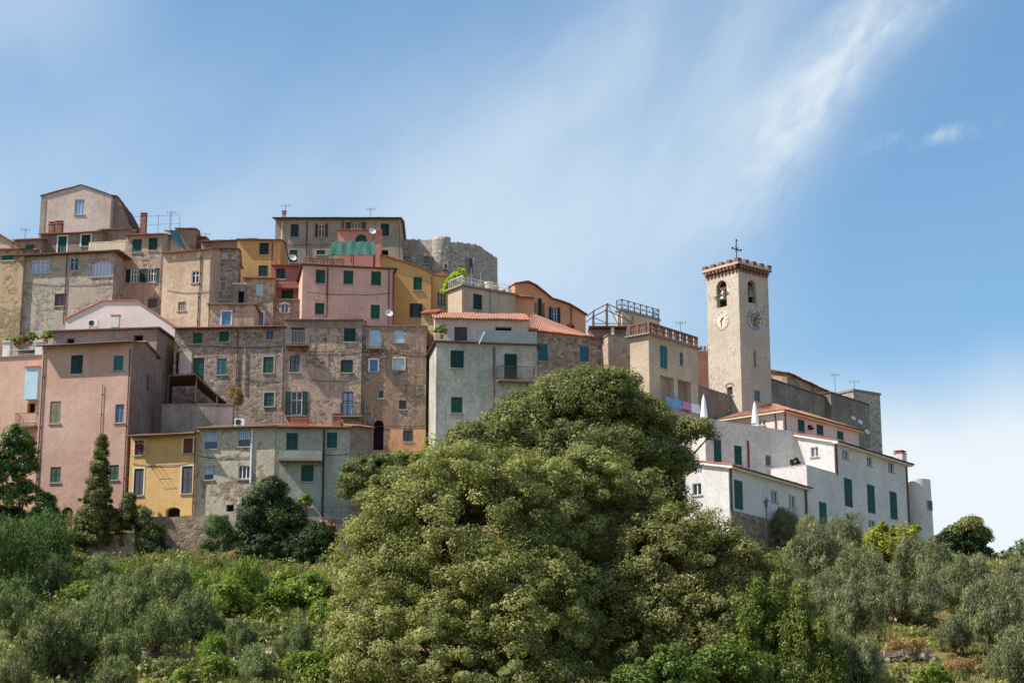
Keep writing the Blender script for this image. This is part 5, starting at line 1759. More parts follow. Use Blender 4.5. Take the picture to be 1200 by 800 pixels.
# street lamp
p = at(899, 632, 149.5); p.z = gz(p.x, p.y) - .05
top = at(899, 581, p.y).z - p.z
b, l, g = MB(), MB(), MB()
b.lathe([(.16, 0), (.14, .5), (.07, .55), (.05, .9), (.045, top - .95), (.09, top - .9), (.03, top - .86)], (0, 0, 0), 10)
l.lathe([(.14, top - .84), (.22, top - .42)], (0, 0, 0), 6)
g.lathe([(.27, top - .415), (.2, top - .3), (.08, top - .16), (.03, top - .05), (.02, top)], (0, 0, 0), 6)
simple('street_lamp', 'black street lamp with a lantern head in front of the low white house', 'street lamp', p, [('post', b, 'iron'), ('lantern', l, 'glass'), ('lamp_cap', g, 'iron')])

# small shed far right
p = at(1166, 672, 158); p.z = gz(p.x, p.y)
zt = at(1166, 657, 158).z - p.z
b, r_ = MB(), MB()
b.box((-.2, 0, -.5), (.9, 1.6, zt)); r_.box((-1.6, -.3, zt + .003), (1.4, 1.9, zt + .16)); r_.tube((-1.4, 0, -.5), (-1.4, 0, zt + .002), .06)
simple('garden_shed', 'small grey shed with flat dark roof on the slope at the far right', 'shed', p, [('wall', b, 'conc'), ('roof', r_, 'slab')])

# dry stone terrace walls
def dry_wall(x0, x1, py, label):
    a, c = ground_at(x0, py), ground_at(x1, py)
    n = max(6, int((c - a).length / .45)); mid = a.lerp(c, .5); b = MB(); rr = random.Random(int(x0))
    for i in range(n):
        q = a.lerp(c, i / n); q.z = gz(q.x, q.y)
        for j in range(2):
            s_ = rr.uniform(.17, .3); ctr = q - mid + Vector((rr.uniform(-.1, .1), rr.uniform(-.08, .08) + j * .08, .12 + j * .28 + rr.uniform(-.06, .06)))
            ang = rr.uniform(-.5, .5); ca, sa = math.cos(ang), math.sin(ang); tz = rr.uniform(-.2, .2)
            f = lambda x, y, z: tuple(ctr + Vector((x * ca - y * sa, x * sa + y * ca, z + x * tz)))
            k = rr.uniform(.6, .95)
            # rough faceted stone
            t_ = [(-s_ * 1.2, -s_, -s_ * .7), (s_ * 1.2, -s_, -s_ * .6), (s_ * 1.1, s_, -s_ * .7), (-s_, s_, -s_ * .7)]
            u_ = [(x * k, y * k, s_ * .6 + rr.uniform(-.05, .05)) for x, y, z in t_]
            t_, u_ = [f(*v) for v in t_], [f(*v) for v in u_]
            b.quad(*t_[::-1]); b.quad(*u_)
            for e in range(4): b.quad(t_[e], t_[(e + 1) % 4], u_[(e + 1) % 4], u_[e])
    o = b.build('dry_stone_wall', M['stone_brown']); o.location = mid; tag(o, label, 'stone wall', 'dry stone terrace walls')
dry_wall(262, 335, 739, 'dry stone terrace wall in the middle of the left slope')
dry_wall(150, 330, 775, 'long low dry stone terrace wall near the lower edge on the left slope')
dry_wall(60, 128, 790, 'dry stone terrace wall in the lower left corner')
dry_wall(1020, 1100, 775, 'dry stone terrace wall on the dry right slope near the lower edge')
dry_wall(935, 955, 682, 'short dry stone wall right of the yellow-green conifers')
# ------------------------------------------------------------------ vegetation
def unit(v): return v / np.maximum(np.linalg.norm(v, axis=-1, keepdims=True), 1e-9)


def leaf_mesh(name, lobes, mat, parent, nclump=200, nleaf=120, cr=0.8, size=0.18, aspect=0.5, zmin=-0.45, inner=0.78, droop=0.0, seed=0, flat=0.75, upright=0.0, tvar=0.2, jitter=0.13, stray=0.05):
    """crown of many small leaves gathered in clumps round several lobes (x, y, z, rx, ry, rz)"""
    g = np.random.default_rng(seed)
    L = np.array(lobes, float)
    area = L[:, 3] * L[:, 5] + L[:, 4] * L[:, 5]
    k = g.choice(len(L), size=nclump * 3, p=area / area.sum())
    d = unit(g.normal(size=(len(k), 3)))
    d[:, 2] = np.where(d[:, 2] < zmin, -d[:, 2], d[:, 2])
    r = g.uniform(inner, 1.0 + jitter * 0.3, len(k)) * (1 + jitter * g.normal(size=len(k)))
    st_ = g.uniform(size=len(k)) < stray
    r = np.where(st_, g.uniform(1.08, 1.2 if L[:, 3].max() > 1.6 else 1.42, len(k)), r)
    if L[:, 3].max() > 1.6: r = np.where(r > 1.28, 1.28 - 0.3 * g.uniform(size=len(k)), r)
    c = L[k, :3] + d * L[k, 3:] * r[:, None]
    ins = np.zeros(len(k), bool)
    for i in range(len(L)):
        q = (((c - L[i, :3]) / L[i, 3:]) ** 2).sum(1)
        ins |= (q < 0.62) & (k != i)
    keep = np.where(~ins)[0][:nclump]
    c, d = c[keep], d[keep]
    n = len(c)
    crs = cr * g.uniform(0.6, 1.35, n) * np.where(st_[keep], .55, 1.0)
    ct = g.normal(0.5, tvar, n)
    N = n * nleaf
    ci = np.repeat(np.arange(n), nleaf)
    od = unit(g.normal(size=(N, 3)))
    rad = g.uniform(0.1, 1.0, N) ** 0.5
    off = od * (rad * crs[ci])[:, None]
    off[:, 2] *= flat
    pos = c[ci] + off
    pos[:, 2] -= droop * rad * crs[ci]
    nrm = unit(od * 0.7 + d[ci] * 0.5 + np.array([0, 0, 0.35]) + g.normal(size=(N, 3)) * 0.55)
    t = unit(np.cross(nrm, g.normal(size=(N, 3))) + np.array([0, 0, upright]))
    b = unit(np.cross(nrm, t))
    s = size * g.uniform(0.6, 1.3, N)
    T_, B_ = t * (s / 2)[:, None], b * (s * aspect / 2)[:, None]
    fold = nrm * (s * 0.08)[:, None]
    co = np.stack([pos - T_, pos + B_ + fold, pos + T_, pos - B_ + fold], 1).reshape(-1, 3)
    f = np.arange(N * 4).reshape(-1, 4)
    tint = np.clip(ct[ci] + g.normal(0, 0.16, N), 0, 1)
    return fast_mesh(name, co, f, mat, tint, parent), c


def trunk_mesh(lobes, r, h0, parent, seed=0, lean=(0, 0)):
    rr = random.Random(seed)
    b = MB()
    fork = Vector((lean[0], lean[1], h0))
    prev = Vector((0, 0, -.4)); pr = r * 1.35
    n = 4
    for i in range(1, n + 1):
        t = i / n
        p = Vector((lean[0] * t * t + rr.uniform(-.1, .1) * r, lean[1] * t * t, -.4 + (h0 + .4) * t)); q = r * (1.3 - .45 * t)
        b.tube(prev, p, pr, q, n=8, caps=False); prev, pr = p, q
    for l in lobes:
        c = Vector(l[:3]); e = fork.lerp(c, .95)
        m_ = fork.lerp(c, .5) + Vector((rr.uniform(-.3, .3), rr.uniform(-.3, .3), rr.uniform(0, .4))) * max(.3, l[3] * .3)
        b.tube(fork, m_, pr * .62, pr * .4, n=6, caps=False); b.tube(m_, e, pr * .4, pr * .14, n=5)
        for k in range(2):
            d = Vector((rr.uniform(-1, 1) * l[3], rr.uniform(-1, 1) * l[4], rr.uniform(0, 1) * l[5])) * .7
            b.tube(m_.lerp(e, .6), c + d, pr * .22, pr * .07, n=4)
    b.build('trunk', M['bark'], parent)


def px_lobes(Y, lst, base, shrink=0.0):
    """lobes given as (px, py, rx px, rz px, dy m) of the photograph at depth Y, local to base"""
    out = []
    for px, py, rx, rz, dy in lst:
        k = (Y + dy) / FPX
        p = at(px, py, Y + dy) - base
        f = lambda r: max(r * k - shrink, r * k * .4)
        out.append((p.x, p.y, p.z, f(rx), f(max(rx, rz) * .9), f(rz)))
    return out


def big_tree(name, label, bpx, Y, lobes, mat, seed, group=None, trunk=.35, h0=None, cat='tree', **kw):
    x = ray(bpx, 700).x * Y
    base = Vector((x, Y, gz(x, Y)))
    root = empty(name, base)
    tag(root, label, cat, group)
    lb = px_lobes(Y, lobes, base, kw.get('cr', .8) * .6)
    leaf_mesh('crown', lb, M[mat], root, seed=seed, **kw)
    zm = min(l[2] - l[5] for l in lb)
    trunk_mesh(lb, trunk, h0 if h0 is not None else max(.6, zm * .6), root, seed)
    return root


# -- the big trees in front
big_tree('broadleaf_tree', 'big olive-green broadleaf tree filling the middle foreground, left of the two', 545, 88,
         [(555, 640, 92, 105, 0), (470, 690, 78, 90, 1.0), (620, 615, 80, 75, 2), (520, 585, 66, 52, 1), (600, 730, 95, 90, -2), (450, 760, 60, 70, -.5), (500, 770, 90, 70, -2), (690, 570, 56, 46, 3.5), (425, 730, 34, 50, 0), (560, 800, 130, 60, -1), (630, 690, 60, 60, 0), (600, 650, 60, 60, 1), (535, 562, 66, 46, 2), (475, 612, 66, 60, .8), (500, 585, 60, 48, 1.2), (440, 800, 50, 50, -.5)],
         'oak', 11, trunk=.42, nclump=1750, nleaf=215, cr=.56, size=.155, aspect=.5, tvar=.18, jitter=.2)
big_tree('broadleaf_tree', 'big olive-green broadleaf tree filling the middle foreground, right of the two', 790, 92,
         [(785, 684, 90, 88, 0), (720, 628, 60, 58, 1), (845, 700, 70, 66, .5), (740, 735, 80, 80, -1.5), (820, 750, 80, 60, -2), (745, 590, 45, 38, 2), (897, 682, 32, 32, 1.5), (690, 690, 45, 60, 0.5), (856, 672, 40, 34, 1.0), (790, 780, 90, 50, -1), (690, 775, 60, 50, -1)],
         'oak', 12, trunk=.42, nclump=1350, nleaf=225, cr=.56, size=.155, aspect=.5, tvar=.18, jitter=.2)
big_tree('evergreen_tree', 'tall dark evergreen tree behind the two big olive-green trees, right of the pale grey house', 670, 118,
         [(690, 478, 64, 48, 0), (620, 510, 62, 50, 0), (560, 535, 48, 40, -1), (740, 500, 50, 40, 1), (690, 545, 80, 50, -1.5), (655, 456, 34, 22, 1), (720, 452, 36, 22, 1.5), (600, 575, 70, 46, -2), (770, 540, 40, 30, .5), (575, 532, 50, 38, 0), (616, 494, 46, 32, .5), (548, 552, 48, 40, -.5)],
         'holm', 13, trunk=.45, nclump=1500, nleaf=160, cr=.68, size=.2, aspect=.45, tvar=.2, jitter=.2)
big_tree('evergreen_tree', 'dark rounded tree with a spreading right branch in front of the worn white house', 775, 124,
         [(812, 506, 30, 20, 0), (790, 515, 26, 24, 0), (760, 525, 36, 34, 0), (830, 512, 14, 10, 0), (770, 560, 30, 34, 0), (797, 545, 22, 26, 0), (784, 588, 24, 40, 0), (770, 610, 30, 40, 0)],
         'holm', 14, trunk=.3, h0=8.0, nclump=330, nleaf=190, cr=.6, size=.18, aspect=.5)
big_tree('leafy_shrub', 'bright lime-green shrub at the lower edge, left of the yellow-green conifers', 800, 82,
         [(790, 800, 46, 42, 0), (845, 792, 40, 40, .5), (750, 812, 36, 36, -.5)], 'midgreen', 15, cat='shrub', trunk=.1, nclump=190, nleaf=170, cr=.5, size=.16, aspect=.6)
big_tree('leafy_shrub', 'second lime-green shrub at the lower edge, touching the conifers', 880, 84,
         [(885, 800, 34, 34, 0), (915, 812, 26, 26, 0)], 'midgreen', 16, cat='shrub', trunk=.1, nclump=110, nleaf=170, cr=.45, size=.16, aspect=.6)
for i, (bpx, Y, top, wd, lab) in enumerate(((888, 85, 682, 17, 'yellow-green conifer, leftmost and slimmest of the foreground conifers'), (913, 85.5, 679, 17, 'yellow-green conifer with the highest tip, second from the left'), (938, 84.5, 690, 24, 'broad yellow-green conifer in the middle of the foreground conifers'), (962, 84, 728, 26, 'low yellow-green conifer at the right end of the foreground conifers'))):
    hgt_ = 830 - top
    lb = [(bpx + random.uniform(-2, 2), top + hgt_ * (.1 + .2 * k), wd * (.22 + .28 * k), hgt_ * .15, random.uniform(-.4, .4)) for k in range(5)]
    lb += [(bpx + s_ * wd * .75, top + hgt_ * (.34 + .12 * j), wd * .4, hgt_ * .15, 0) for s_, j in ((-1, 0), (1, 1), (-1, 2), (1, 3))]
    big_tree('conifer', lab, bpx, Y, lb, 'conif', 30 + i, 'yellow-green conifers in the foreground', trunk=.14, nclump=230, nleaf=130, cr=.36, size=.17, aspect=.35, upright=.9, flat=1.3)

# -- trees and bushes against the lowest row of houses
big_tree('cypress', 'ivy-dark cone-shaped cypress against the tall pink house', 112, 156.2,
         [(119, 528, 7, 20, 0), (117, 552, 10, 24, 0), (114, 580, 16, 28, 0), (110, 608, 23, 26, 0), (108, 630, 25, 18, 0)], 'holm', 41, trunk=.2, nclump=320, nleaf=190, cr=.42, size=.165, aspect=.5, upright=.4, stray=.08)
big_tree('citrus_tree', 'glossy citrus tree with yellowish leaves at the left edge in front of the peach house', 20, 156,
         [(18, 525, 24, 28, 0), (6, 555, 22, 24, 0), (30, 550, 16, 24, 0), (12, 585, 24, 22, 0), (-16, 545, 24, 34, 0), (28, 580, 16, 20, 0)], 'citrus', 42, trunk=.18, nclump=360, nleaf=170, cr=.48, size=.18, aspect=.55)
big_tree('dark_tree', 'very dark round tree in front of the pale patched stone house', 318, 151,
         [(316, 590, 28, 30, 0), (300, 612, 26, 34, 0), (332, 618, 28, 34, 0), (318, 572, 16, 16, 0), (308, 645, 34, 30, -.5), (345, 645, 26, 28, -.5)], 'deep', 43, trunk=.3, nclump=420, nleaf=190, cr=.6, size=.18, aspect=.55, stray=.1)
big_tree('dark_tree', 'lower dark tree right of the very dark round one, against the grey garden wall', 374, 149.5,
         [(370, 640, 22, 28, 0), (384, 655, 14, 22, 0), (356, 660, 24, 24, 0)], 'deep', 44, trunk=.2, nclump=190, nleaf=180, cr=.5, size=.18, aspect=.55, stray=.1)
big_tree('flowering_bush', 'reddish-brown trellis bush on top of the lower dark tree by the grey wall', 366, 150.5,
         [(358, 616, 16, 9, 0), (378, 618, 16, 9, 0), (388, 632, 8, 16, 0)], 'dry', 45, cat='shrub', trunk=.08, nclump=80, nleaf=90, cr=.35, size=.2)
big_tree('grey_green_bush', 'rounded grey-green bush beside the brown annexe, above the big tree', 430, 150,
         [(428, 563, 30, 28, 0), (450, 550, 28, 20, 0), (415, 575, 18, 18, 0), (445, 580, 26, 22, 0)], 'holm', 46, cat='shrub', trunk=.15, nclump=240, nleaf=190, cr=.5, size=.17, aspect=.5, stray=.1)
big_tree('garden_bush', 'pale green garden bush between the grey-green bush and the pale grey house', 480, 151,
         [(470, 542, 24, 16, 0), (495, 548, 20, 16, 0), (485, 560, 28, 18, 0)], 'oak', 47, cat='shrub', trunk=.12, nclump=170, nleaf=180, cr=.48, size=.17, aspect=.5, stray=.1)
big_tree('garden_bush', 'dark bush at the foot of the yellow house beside the cypress', 168, 156,
         [(165, 610, 14, 18, 0), (178, 625, 14, 16, 0), (150, 600, 10, 22, 0), (170, 640, 16, 14, 0)], 'holm', 48, cat='shrub', trunk=.1, nclump=180, nleaf=160, cr=.45, size=.165, aspect=.5, stray=.1)
big_tree('garden_bush', 'bright green bush at the left corner of the tall pink house', 55, 155.5,
         [(52, 594, 14, 18, 0), (60, 610, 11, 20, 0), (46, 612, 14, 20, 0)], 'reed', 49, cat='shrub', trunk=.08, nclump=110, nleaf=110, cr=.5, size=.26, aspect=.3, upright=.6)
big_tree('ivy', 'dark ivy creeping down the pale rock under the yellow house', 186, 155.8,
         [(190, 650, 14, 14, 0), (182, 640, 10, 14, 0), (203, 662, 10, 8, 0)], 'deep', 50, cat='ivy', trunk=.06, nclump=90, nleaf=100, cr=.4, size=.2)
big_tree('tall_weeds', 'tall dry weeds on the bank left of the very dark round tree', 258, 152.5,
         [(255, 622, 16, 20, 0), (270, 635, 16, 18, 0), (245, 645, 14, 14, 0)], 'reed', 51, cat='weeds', trunk=.04, nclump=90, nleaf=100, cr=.45, size=.3, aspect=.15, upright=1.4)
big_tree('dry_bush', 'reddish dry bush on the bank under the tall dry weeds', 255, 150,
         [(250, 662, 22, 12, 0), (275, 655, 14, 12, 0), (235, 675, 18, 10, 0)], 'dry', 52, cat='shrub', trunk=.05, nclump=90, nleaf=90, cr=.42, size=.2, aspect=.3)
big_tree('straw_plant', 'straw-coloured dry plant on the court wall below the wide rubble house', 274, 164.8,
         [(272, 462, 8, 12, 0), (279, 468, 6, 14, 0)], 'dry', 53, cat='plant', trunk=.05, nclump=40, nleaf=90, cr=.35, size=.3, aspect=.12, upright=1.5, h0=.4)
big_tree('garden_bush', 'dark hedge under the citrus tree at the left edge', 10, 157,
         [(8, 606, 26, 14, 0), (30, 612, 20, 14, 0), (-14, 604, 20, 16, 0)], 'deep', 54, cat='shrub', trunk=.06, nclump=130, nleaf=90, cr=.4, size=.22)
big_tree('ivy', 'dark creeper hanging over the pale rock beside the ivy-covered cypress', 134, 156.4,
         [(136, 618, 10, 22, 0), (146, 636, 9, 12, 0), (150, 612, 8, 20, 0)], 'holm', 55, cat='ivy', trunk=.05, nclump=90, nleaf=90, cr=.38, size=.2)
# hanging vine of the vine house
HV = HOUSES['U16']
root = empty('climbing_vine', at(533, 345, 177.5)); tag(root, 'bright yellow-green vine hanging over the stair rail of the vine house', 'vine')
leaf_mesh('foliage', [(*(at(px, py, 177 + dy) - root.location), r * .081, .35, r * .081) for px, py, r, dy in ((540, 321, 5, 1), (535, 327, 7, 2), (530, 333, 8, 3), (526, 339, 6, 4), (523, 341, 4, 4.5))], M['vine'], root, nclump=70, nleaf=90, cr=.3, size=.2, aspect=.6, seed=60)
b = MB()
for k in range(3): b.tube((-.6 + .4 * k, 2.0, -1.6), (-.2 + .3 * k, 1.8, 1.4), .03, .015, n=4)
b.build('stem', M['bark'], root)


def small_plant(px, py, Y, rpx, mat, label, name='potted_plant', cat='plant', group=None, seed=0, key=None, back=0.6, pot=True, size=.14, nclump=26):
    p = at(px, py, Y); r = rpx * Y / FPX
    root = empty(name, p); tag(root, label, cat, group)
    leaf_mesh('foliage', [(0, 0, r * .9, r, r, r * .8)], M[mat], root, nclump=nclump, nleaf=60, cr=r * .4, size=size, aspect=.5, seed=seed, zmin=-.8)
    if pot:
        b = MB(); b.lathe([(r * .35, -.35), (r * .5, 0), (r * .42, .02)], (0, 0, 0), 10); b.build('pot', M['terracotta'], root)
    return root


for i, (px, py, r, m_, lab) in enumerate(((12, 405, 5, 'lime', 'first potted plant from the left on the roof terrace of the peach house'), (20, 403, 5, 'lime', 'second potted plant from the left on the terrace of the peach house'), (28, 402, 5, 'dry', 'third plant from the left, brownish, on the terrace of the peach house'), (36, 400, 6, 'lime', 'rightmost potted plant on the railed terrace of the peach house, darkest'), (54, 398, 6, 'lime', 'potted plant right of the white terrace pier above the tall pink house'))):
    small_plant(px, py, 167.4, r, m_, lab, group='potted plants on the terrace of the peach house', seed=70 + i)
small_plant(517, 392, 166.2, 6.5, 'lime', 'yellow-green potted plant on the terrace of the pale grey house', seed=80)
small_plant(668, 386, 178, 4, 'flower', 'red flowers on the roofs below the orange house', name='flowers', cat='flowers', seed=81)
small_plant(950, 503.5, 177.4, 3.0, 'flower', 'red flowers on the sill between the green shutters of the upper white house', name='flowers', cat='flowers', seed=82, size=.12, pot=False)
small_plant(932, 545.5, 164.6, 5, 'deep', 'dark small shrub on the white terrace block', seed=83)
small_plant(163.5, 527, 158.4, 3.5, 'flower', 'orange-red flowers in the upper left window of the yellow house', name='flowers', cat='flowers', seed=84, size=.12, pot=False)
small_plant(358, 592, 155.8, 7, 'lime', 'yellow-leaved balcony plants under the lower window of the grey-green house', seed=85, nclump=40)
small_plant(40, 545, 157, 4, 'flower', 'red flowers at the edge of the tall pink house by the citrus tree', name='flowers', cat='flowers', seed=86)

# -- olive trees
def olive_proto(seed, mat='olivel'):
    root = empty('olive_tree', (0, 0, 0))
    g = random.Random(seed)
    n = 8
    lb = []
    for i in range(n):
        a = 2 * math.pi * i / n + g.uniform(-.5, .5); q = g.uniform(.35, 1.15)
        rz = g.uniform(.7, 1.35)
        lb.append((math.cos(a) * q, math.sin(a) * q, g.uniform(1.3, 2.3) + rz * .35 - q * .3, g.uniform(.35, .7), g.uniform(.35, .7), rz))
    lb.append((g.uniform(-.3, .3), 0, 2.7, .45, .45, .9))
    leaf_mesh('crown', lb, M[mat], root, nclump=250, nleaf=85, cr=.45, size=.25, aspect=.15, upright=1.6, seed=seed, tvar=.24, jitter=.32, flat=1.6, inner=.35, stray=.22)
    trunk_mesh(lb, .14, .9, root, seed)
    return root


def shrub_proto(name, mat, seed, **kw):
    root = empty(name, (0, 0, 0))
    g = random.Random(seed)
    lb = [(g.uniform(-.8, .8), g.uniform(-.8, .8), g.uniform(.3, 1.2), g.uniform(.5, .8), g.uniform(.5, .8), g.uniform(.5, .9)) for _ in range(6)]
    a = dict(nclump=110, nleaf=75, cr=.4, size=.2, aspect=.42, seed=seed, jitter=.3, inner=.45, stray=.2, flat=1.1)
    a.update(kw)
    leaf_mesh('crown', lb, M[mat], root, **a)
    trunk_mesh(lb[:3], .06, .25, root, seed)
    return root


OL = [olive_proto(100 + i) for i in range(6)]
OG = [olive_proto(130 + i, 'oliveg') for i in range(6)]
YB = [shrub_proto('leafy_shrub', 'ybush', 140)]
LS = [shrub_proto('leafy_shrub', 'lime', 110 + i) for i in range(2)]
DS = [shrub_proto('leafy_shrub', 'holm', 114)]
TS = [shrub_proto('tall_weeds', 'lime', 116, upright=1.3, aspect=.22, size=.34, flat=1.6, cr=.5)]
YS = [shrub_proto('dry_shrub', 'dry', 118, nclump=60, aspect=.25)]
USED = set()


def copy_tree(o, parent=None):
    c = o.copy(); COL.objects.link(c); c.parent = parent
    for ch in [x for x in bpy.data.objects if x.parent == o]: copy_tree(ch, c)
    return c


def place(protos, i, px, pyb, pyt, label, cat, group, natural, wfac=1.0, sink=.15):
    """stand a plant on the hillside where the photograph shows its foot; height from its top"""
    o = protos[i % len(protos)]
    if o.name in USED: o = copy_tree(o)
    USED.add(o.name)
    p = ground_at(px, pyb)
    H = at(px, pyt, p.y).z - p.z
    s = H / natural
    o.location = (p.x, p.y, p.z - sink)
    o.scale = (s * wfac, s * wfac, s)
    o.rotation_euler = (0, 0, i * 2.399)
    tag(o, label, cat, group)


GL, GR = 'olive trees on the left slope', 'olive trees on the right slope'
ol_left = [
    (16, 752, 700, 'olive tree at the left edge of the left slope, halfway down'), (52, 812, 728, 'large olive tree in the lower left corner'),
    (62, 705, 662, 'slim olive tree below the reeds, left of the pale rock face'), (112, 705, 658, 'olive tree right below the pale rock face'),
    (104, 792, 722, 'broad olive tree low on the left slope, second from the left corner'), (140, 790, 742, 'small grey olive tree low on the left slope beside the broad one'),
    (150, 748, 690, 'olive tree in the centre of the left slope'), (128, 728, 680, 'darker olive tree just above the centre of the left slope'),
    (188, 778, 720, 'pale grey olive tree low in the middle of the left slope'), (206, 718, 670, 'dense olive tree under the reddish bank'),
    (228, 762, 704, 'rounded olive tree standing above the long low terrace wall'), (298, 716, 672, 'olive tree under the very dark round tree'),
    (280, 772, 732, 'small olive tree just below the middle terrace wall'), (300, 818, 764, 'olive tree at the lower edge below the long terrace wall, right part'),
    (346, 782, 742, 'small grey olive tree left of the big foreground tree'), (12, 826, 772, 'half-hidden olive tree at the very lower left edge'),
    (136, 826, 778, 'pale olive tree at the lower edge, third from the left corner'), (168, 712, 668, 'slim olive tree left of the dense one under the reddish bank')]
for i, (px, yb, yt, lab) in enumerate(ol_left): place(OG, i, px, yb, yt, lab, 'olive tree', GL, 3.3, 1.1)
ol_right = [
    (922, 642, 604, 'olive tree beside the street lamp, left end of the right slope'), (952, 652, 612, 'olive tree under the green door of the white terrace block'),
    (985, 672, 616, 'large olive tree in front of the three tall green shutters'), (958, 700, 628, 'olive tree above the short dry stone wall'),
    (1012, 716, 656, 'grey olive tree in the upper middle of the right slope'), (1072, 696, 640, 'olive tree right of the yellow-green bush under the round tower'),
    (1100, 705, 648, 'pale olive tree below the dark tree at the end of the houses'), (1132, 725, 662, 'olive tree left of the small grey shed'),
    (1162, 765, 690, 'tall grey olive tree low on the right slope'), (1190, 720, 668, 'olive tree at the right edge below the small shed'),
    (1002, 768, 700, 'broad olive tree right of the conifers'), (1040, 735, 682, 'olive tree in the centre of the right slope'),
    (1085, 740, 688, 'small olive tree right of the centre of the right slope'), (1195, 812, 745, 'grey olive tree in the lower right corner'),
    (1010, 815, 752, 'olive tree at the lower edge right of the conifers'), (1120, 770, 728, 'low olive tree in the dry grass, right slope'),
    (978, 735, 680, 'slim olive tree directly behind the conifers'), (1205, 760, 700, 'olive tree cut by the right edge of the photo')]
for i, (px, yb, yt, lab) in enumerate(ol_right): place(OL, i + 1, px, yb, yt, lab, 'olive tree', GR, 3.3, 1.1)
GS = 'green shrubs on the left slope'
for i, (px, yb, yt, lab) in enumerate((
        (92, 716, 678, 'fresh green shrub on the left slope below the pale rock face'), (272, 728, 682, 'fresh green shrub left of the olive under the very dark tree'),
        (326, 722, 684, 'fresh green shrub under the lower dark tree'), (352, 716, 668, 'yellow-green shrub at the foot of the grey garden wall'),
        (262, 800, 764, 'fresh green shrub right below the long low terrace wall'), (335, 800, 770, 'fresh green shrub at the foot of the big tree, lower edge'),
        (378, 735, 698, 'fresh green shrub at the left flank of the big tree'), (372, 800, 760, 'fresh green shrub under the left flank of the big tree'),
        (75, 742, 712, 'fresh green shrub between the olives at the left'), (215, 812, 780, 'fresh green shrub at the lower edge left of the middle'),
        (180, 700, 672, 'small fresh green shrub under the dark ivy'), (250, 706, 678, 'small fresh green shrub on the reddish bank'))):
    place(LS, i, px, yb, yt, lab, 'shrub', GS, 2.0, 1.05)
for i, (px, yb, yt, lab) in enumerate((
        (30, 742, 708, 'dark green shrub between the olives at the left edge'), (170, 742, 710, 'dark green shrub among the central olives of the left slope'),
        (82, 770, 735, 'dark green shrub between the two lower left olives'), (245, 742, 715, 'dark green shrub left of the middle terrace wall'),
        (310, 760, 735, 'dark green shrub right below the middle terrace wall'))):
    place(DS, i, px, yb, yt, lab, 'shrub', 'dark shrubs on the left slope', 2.0, 1.1)
for i, (px, yb, yt, lab) in enumerate(((282, 720, 655, 'tall bright weeds in the sun below the very dark round tree'), (264, 715, 668, 'tall bright weeds left of the tallest ones'), (250, 785, 740, 'tall bright weeds beside the rounded olive tree'))):
    place(TS, i, px, yb, yt, lab, 'weeds', 'tall bright weeds on the left slope', 2.3, .7)
place(YB, 40, 1044, 662, 612, 'yellow-green bush in front of the long white house', 'shrub', None, 2.0, 1.0)
place(YB, 41, 1016, 658, 622, 'smaller yellow-green bush left of the one in front of the long white house', 'shrub', None, 2.0, 1.0)
place(LS, 43, 1092, 812, 776, 'fresh green shrub at the lower edge of the right slope', 'shrub', None, 2.0, 1.1)
for i, (px, yb, yt, lab) in enumerate(((1075, 728, 704, 'dry brownish shrub in the centre of the dry right slope'), (1060, 768, 742, 'dry brownish shrub above the right terrace wall'), (1130, 790, 762, 'dry brownish shrub low on the right slope'), (960, 672, 655, 'dry shrub by the short dry stone wall'), (1115, 745, 722, 'dry brownish shrub left of the tall grey olive'))):
    place(YS, i, px, yb, yt, lab, 'shrub', 'dry shrubs on the right slope', 2.0, 1.3)

for i, (px, yb, yt, lab) in enumerate((
        (110, 742, 704, 'fresh green shrub under the olive below the pale rock face'), (88, 690, 662, 'fresh green shrub touching the pale rock face'), (145, 700, 664, 'fresh green shrub in the hollow beside the dark ivy'),
        (46, 778, 742, 'fresh green shrub among the lower left olives'), (196, 752, 716, 'fresh green shrub between the pale grey olive and the dense one'), (228, 700, 668, 'fresh green shrub on the left edge of the reddish bank'),
        (308, 735, 706, 'fresh green shrub right of the tallest weeds'), (300, 786, 760, 'fresh green shrub above the long terrace wall, right part'))):
    place(LS + TS, i + 3, px, yb, yt, lab, 'shrub', GS, 2.1, .9)
for i, (px, yb, yt, lab) in enumerate(((20, 700, 660, 'dark green shrub in front of the reeds at the left edge'), (205, 690, 662, 'dark green shrub under the retaining wall'), (140, 765, 735, 'dark green shrub right of the broad low olive'), (345, 750, 722, 'dark green shrub left of the big foreground tree'), (95, 676, 652, 'dark green shrub at the foot of the cypress'), (205, 800, 768, 'dark green shrub at the lower edge left of the rounded olive'))):
    place(DS, i + 7, px, yb, yt, lab, 'shrub', 'dark shrubs on the left slope', 2.0, 1.15)
# dark trees at the right end
big_tree('dark_tree', 'tall dark tree with a lighter top at the right end of the houses', 1132, 152,
         [(1132, 618, 14, 9, 0), (1118, 630, 15, 14, 0), (1146, 634, 13, 12, 0), (1135, 640, 20, 18, 0), (1112, 652, 14, 18, 0), (1150, 655, 14, 18, 0)], 'deep', 90, trunk=.2, stray=.15, nclump=230, nleaf=120, cr=.55, size=.24, aspect=.55)
big_tree('light_crown_tree', 'sunlit brownish-green tree top above the tall dark tree at the right end', 1137, 154,
         [(1136, 615, 16, 11, -2.5), (1150, 628, 12, 12, -2.5), (1122, 622, 12, 8, -2.5)], 'oak', 91, trunk=.12, stray=.2, nclump=130, nleaf=90, cr=.5, size=.22, aspect=.5)
big_tree('dark_tree', 'smaller dark tree beside the round white tower', 1102, 153,
         [(1104, 640, 14, 14, 0), (1096, 648, 12, 14, 0), (1112, 650, 12, 16, 0)], 'deep', 92, trunk=.14, nclump=110, nleaf=110, cr=.5, size=.24, aspect=.55)

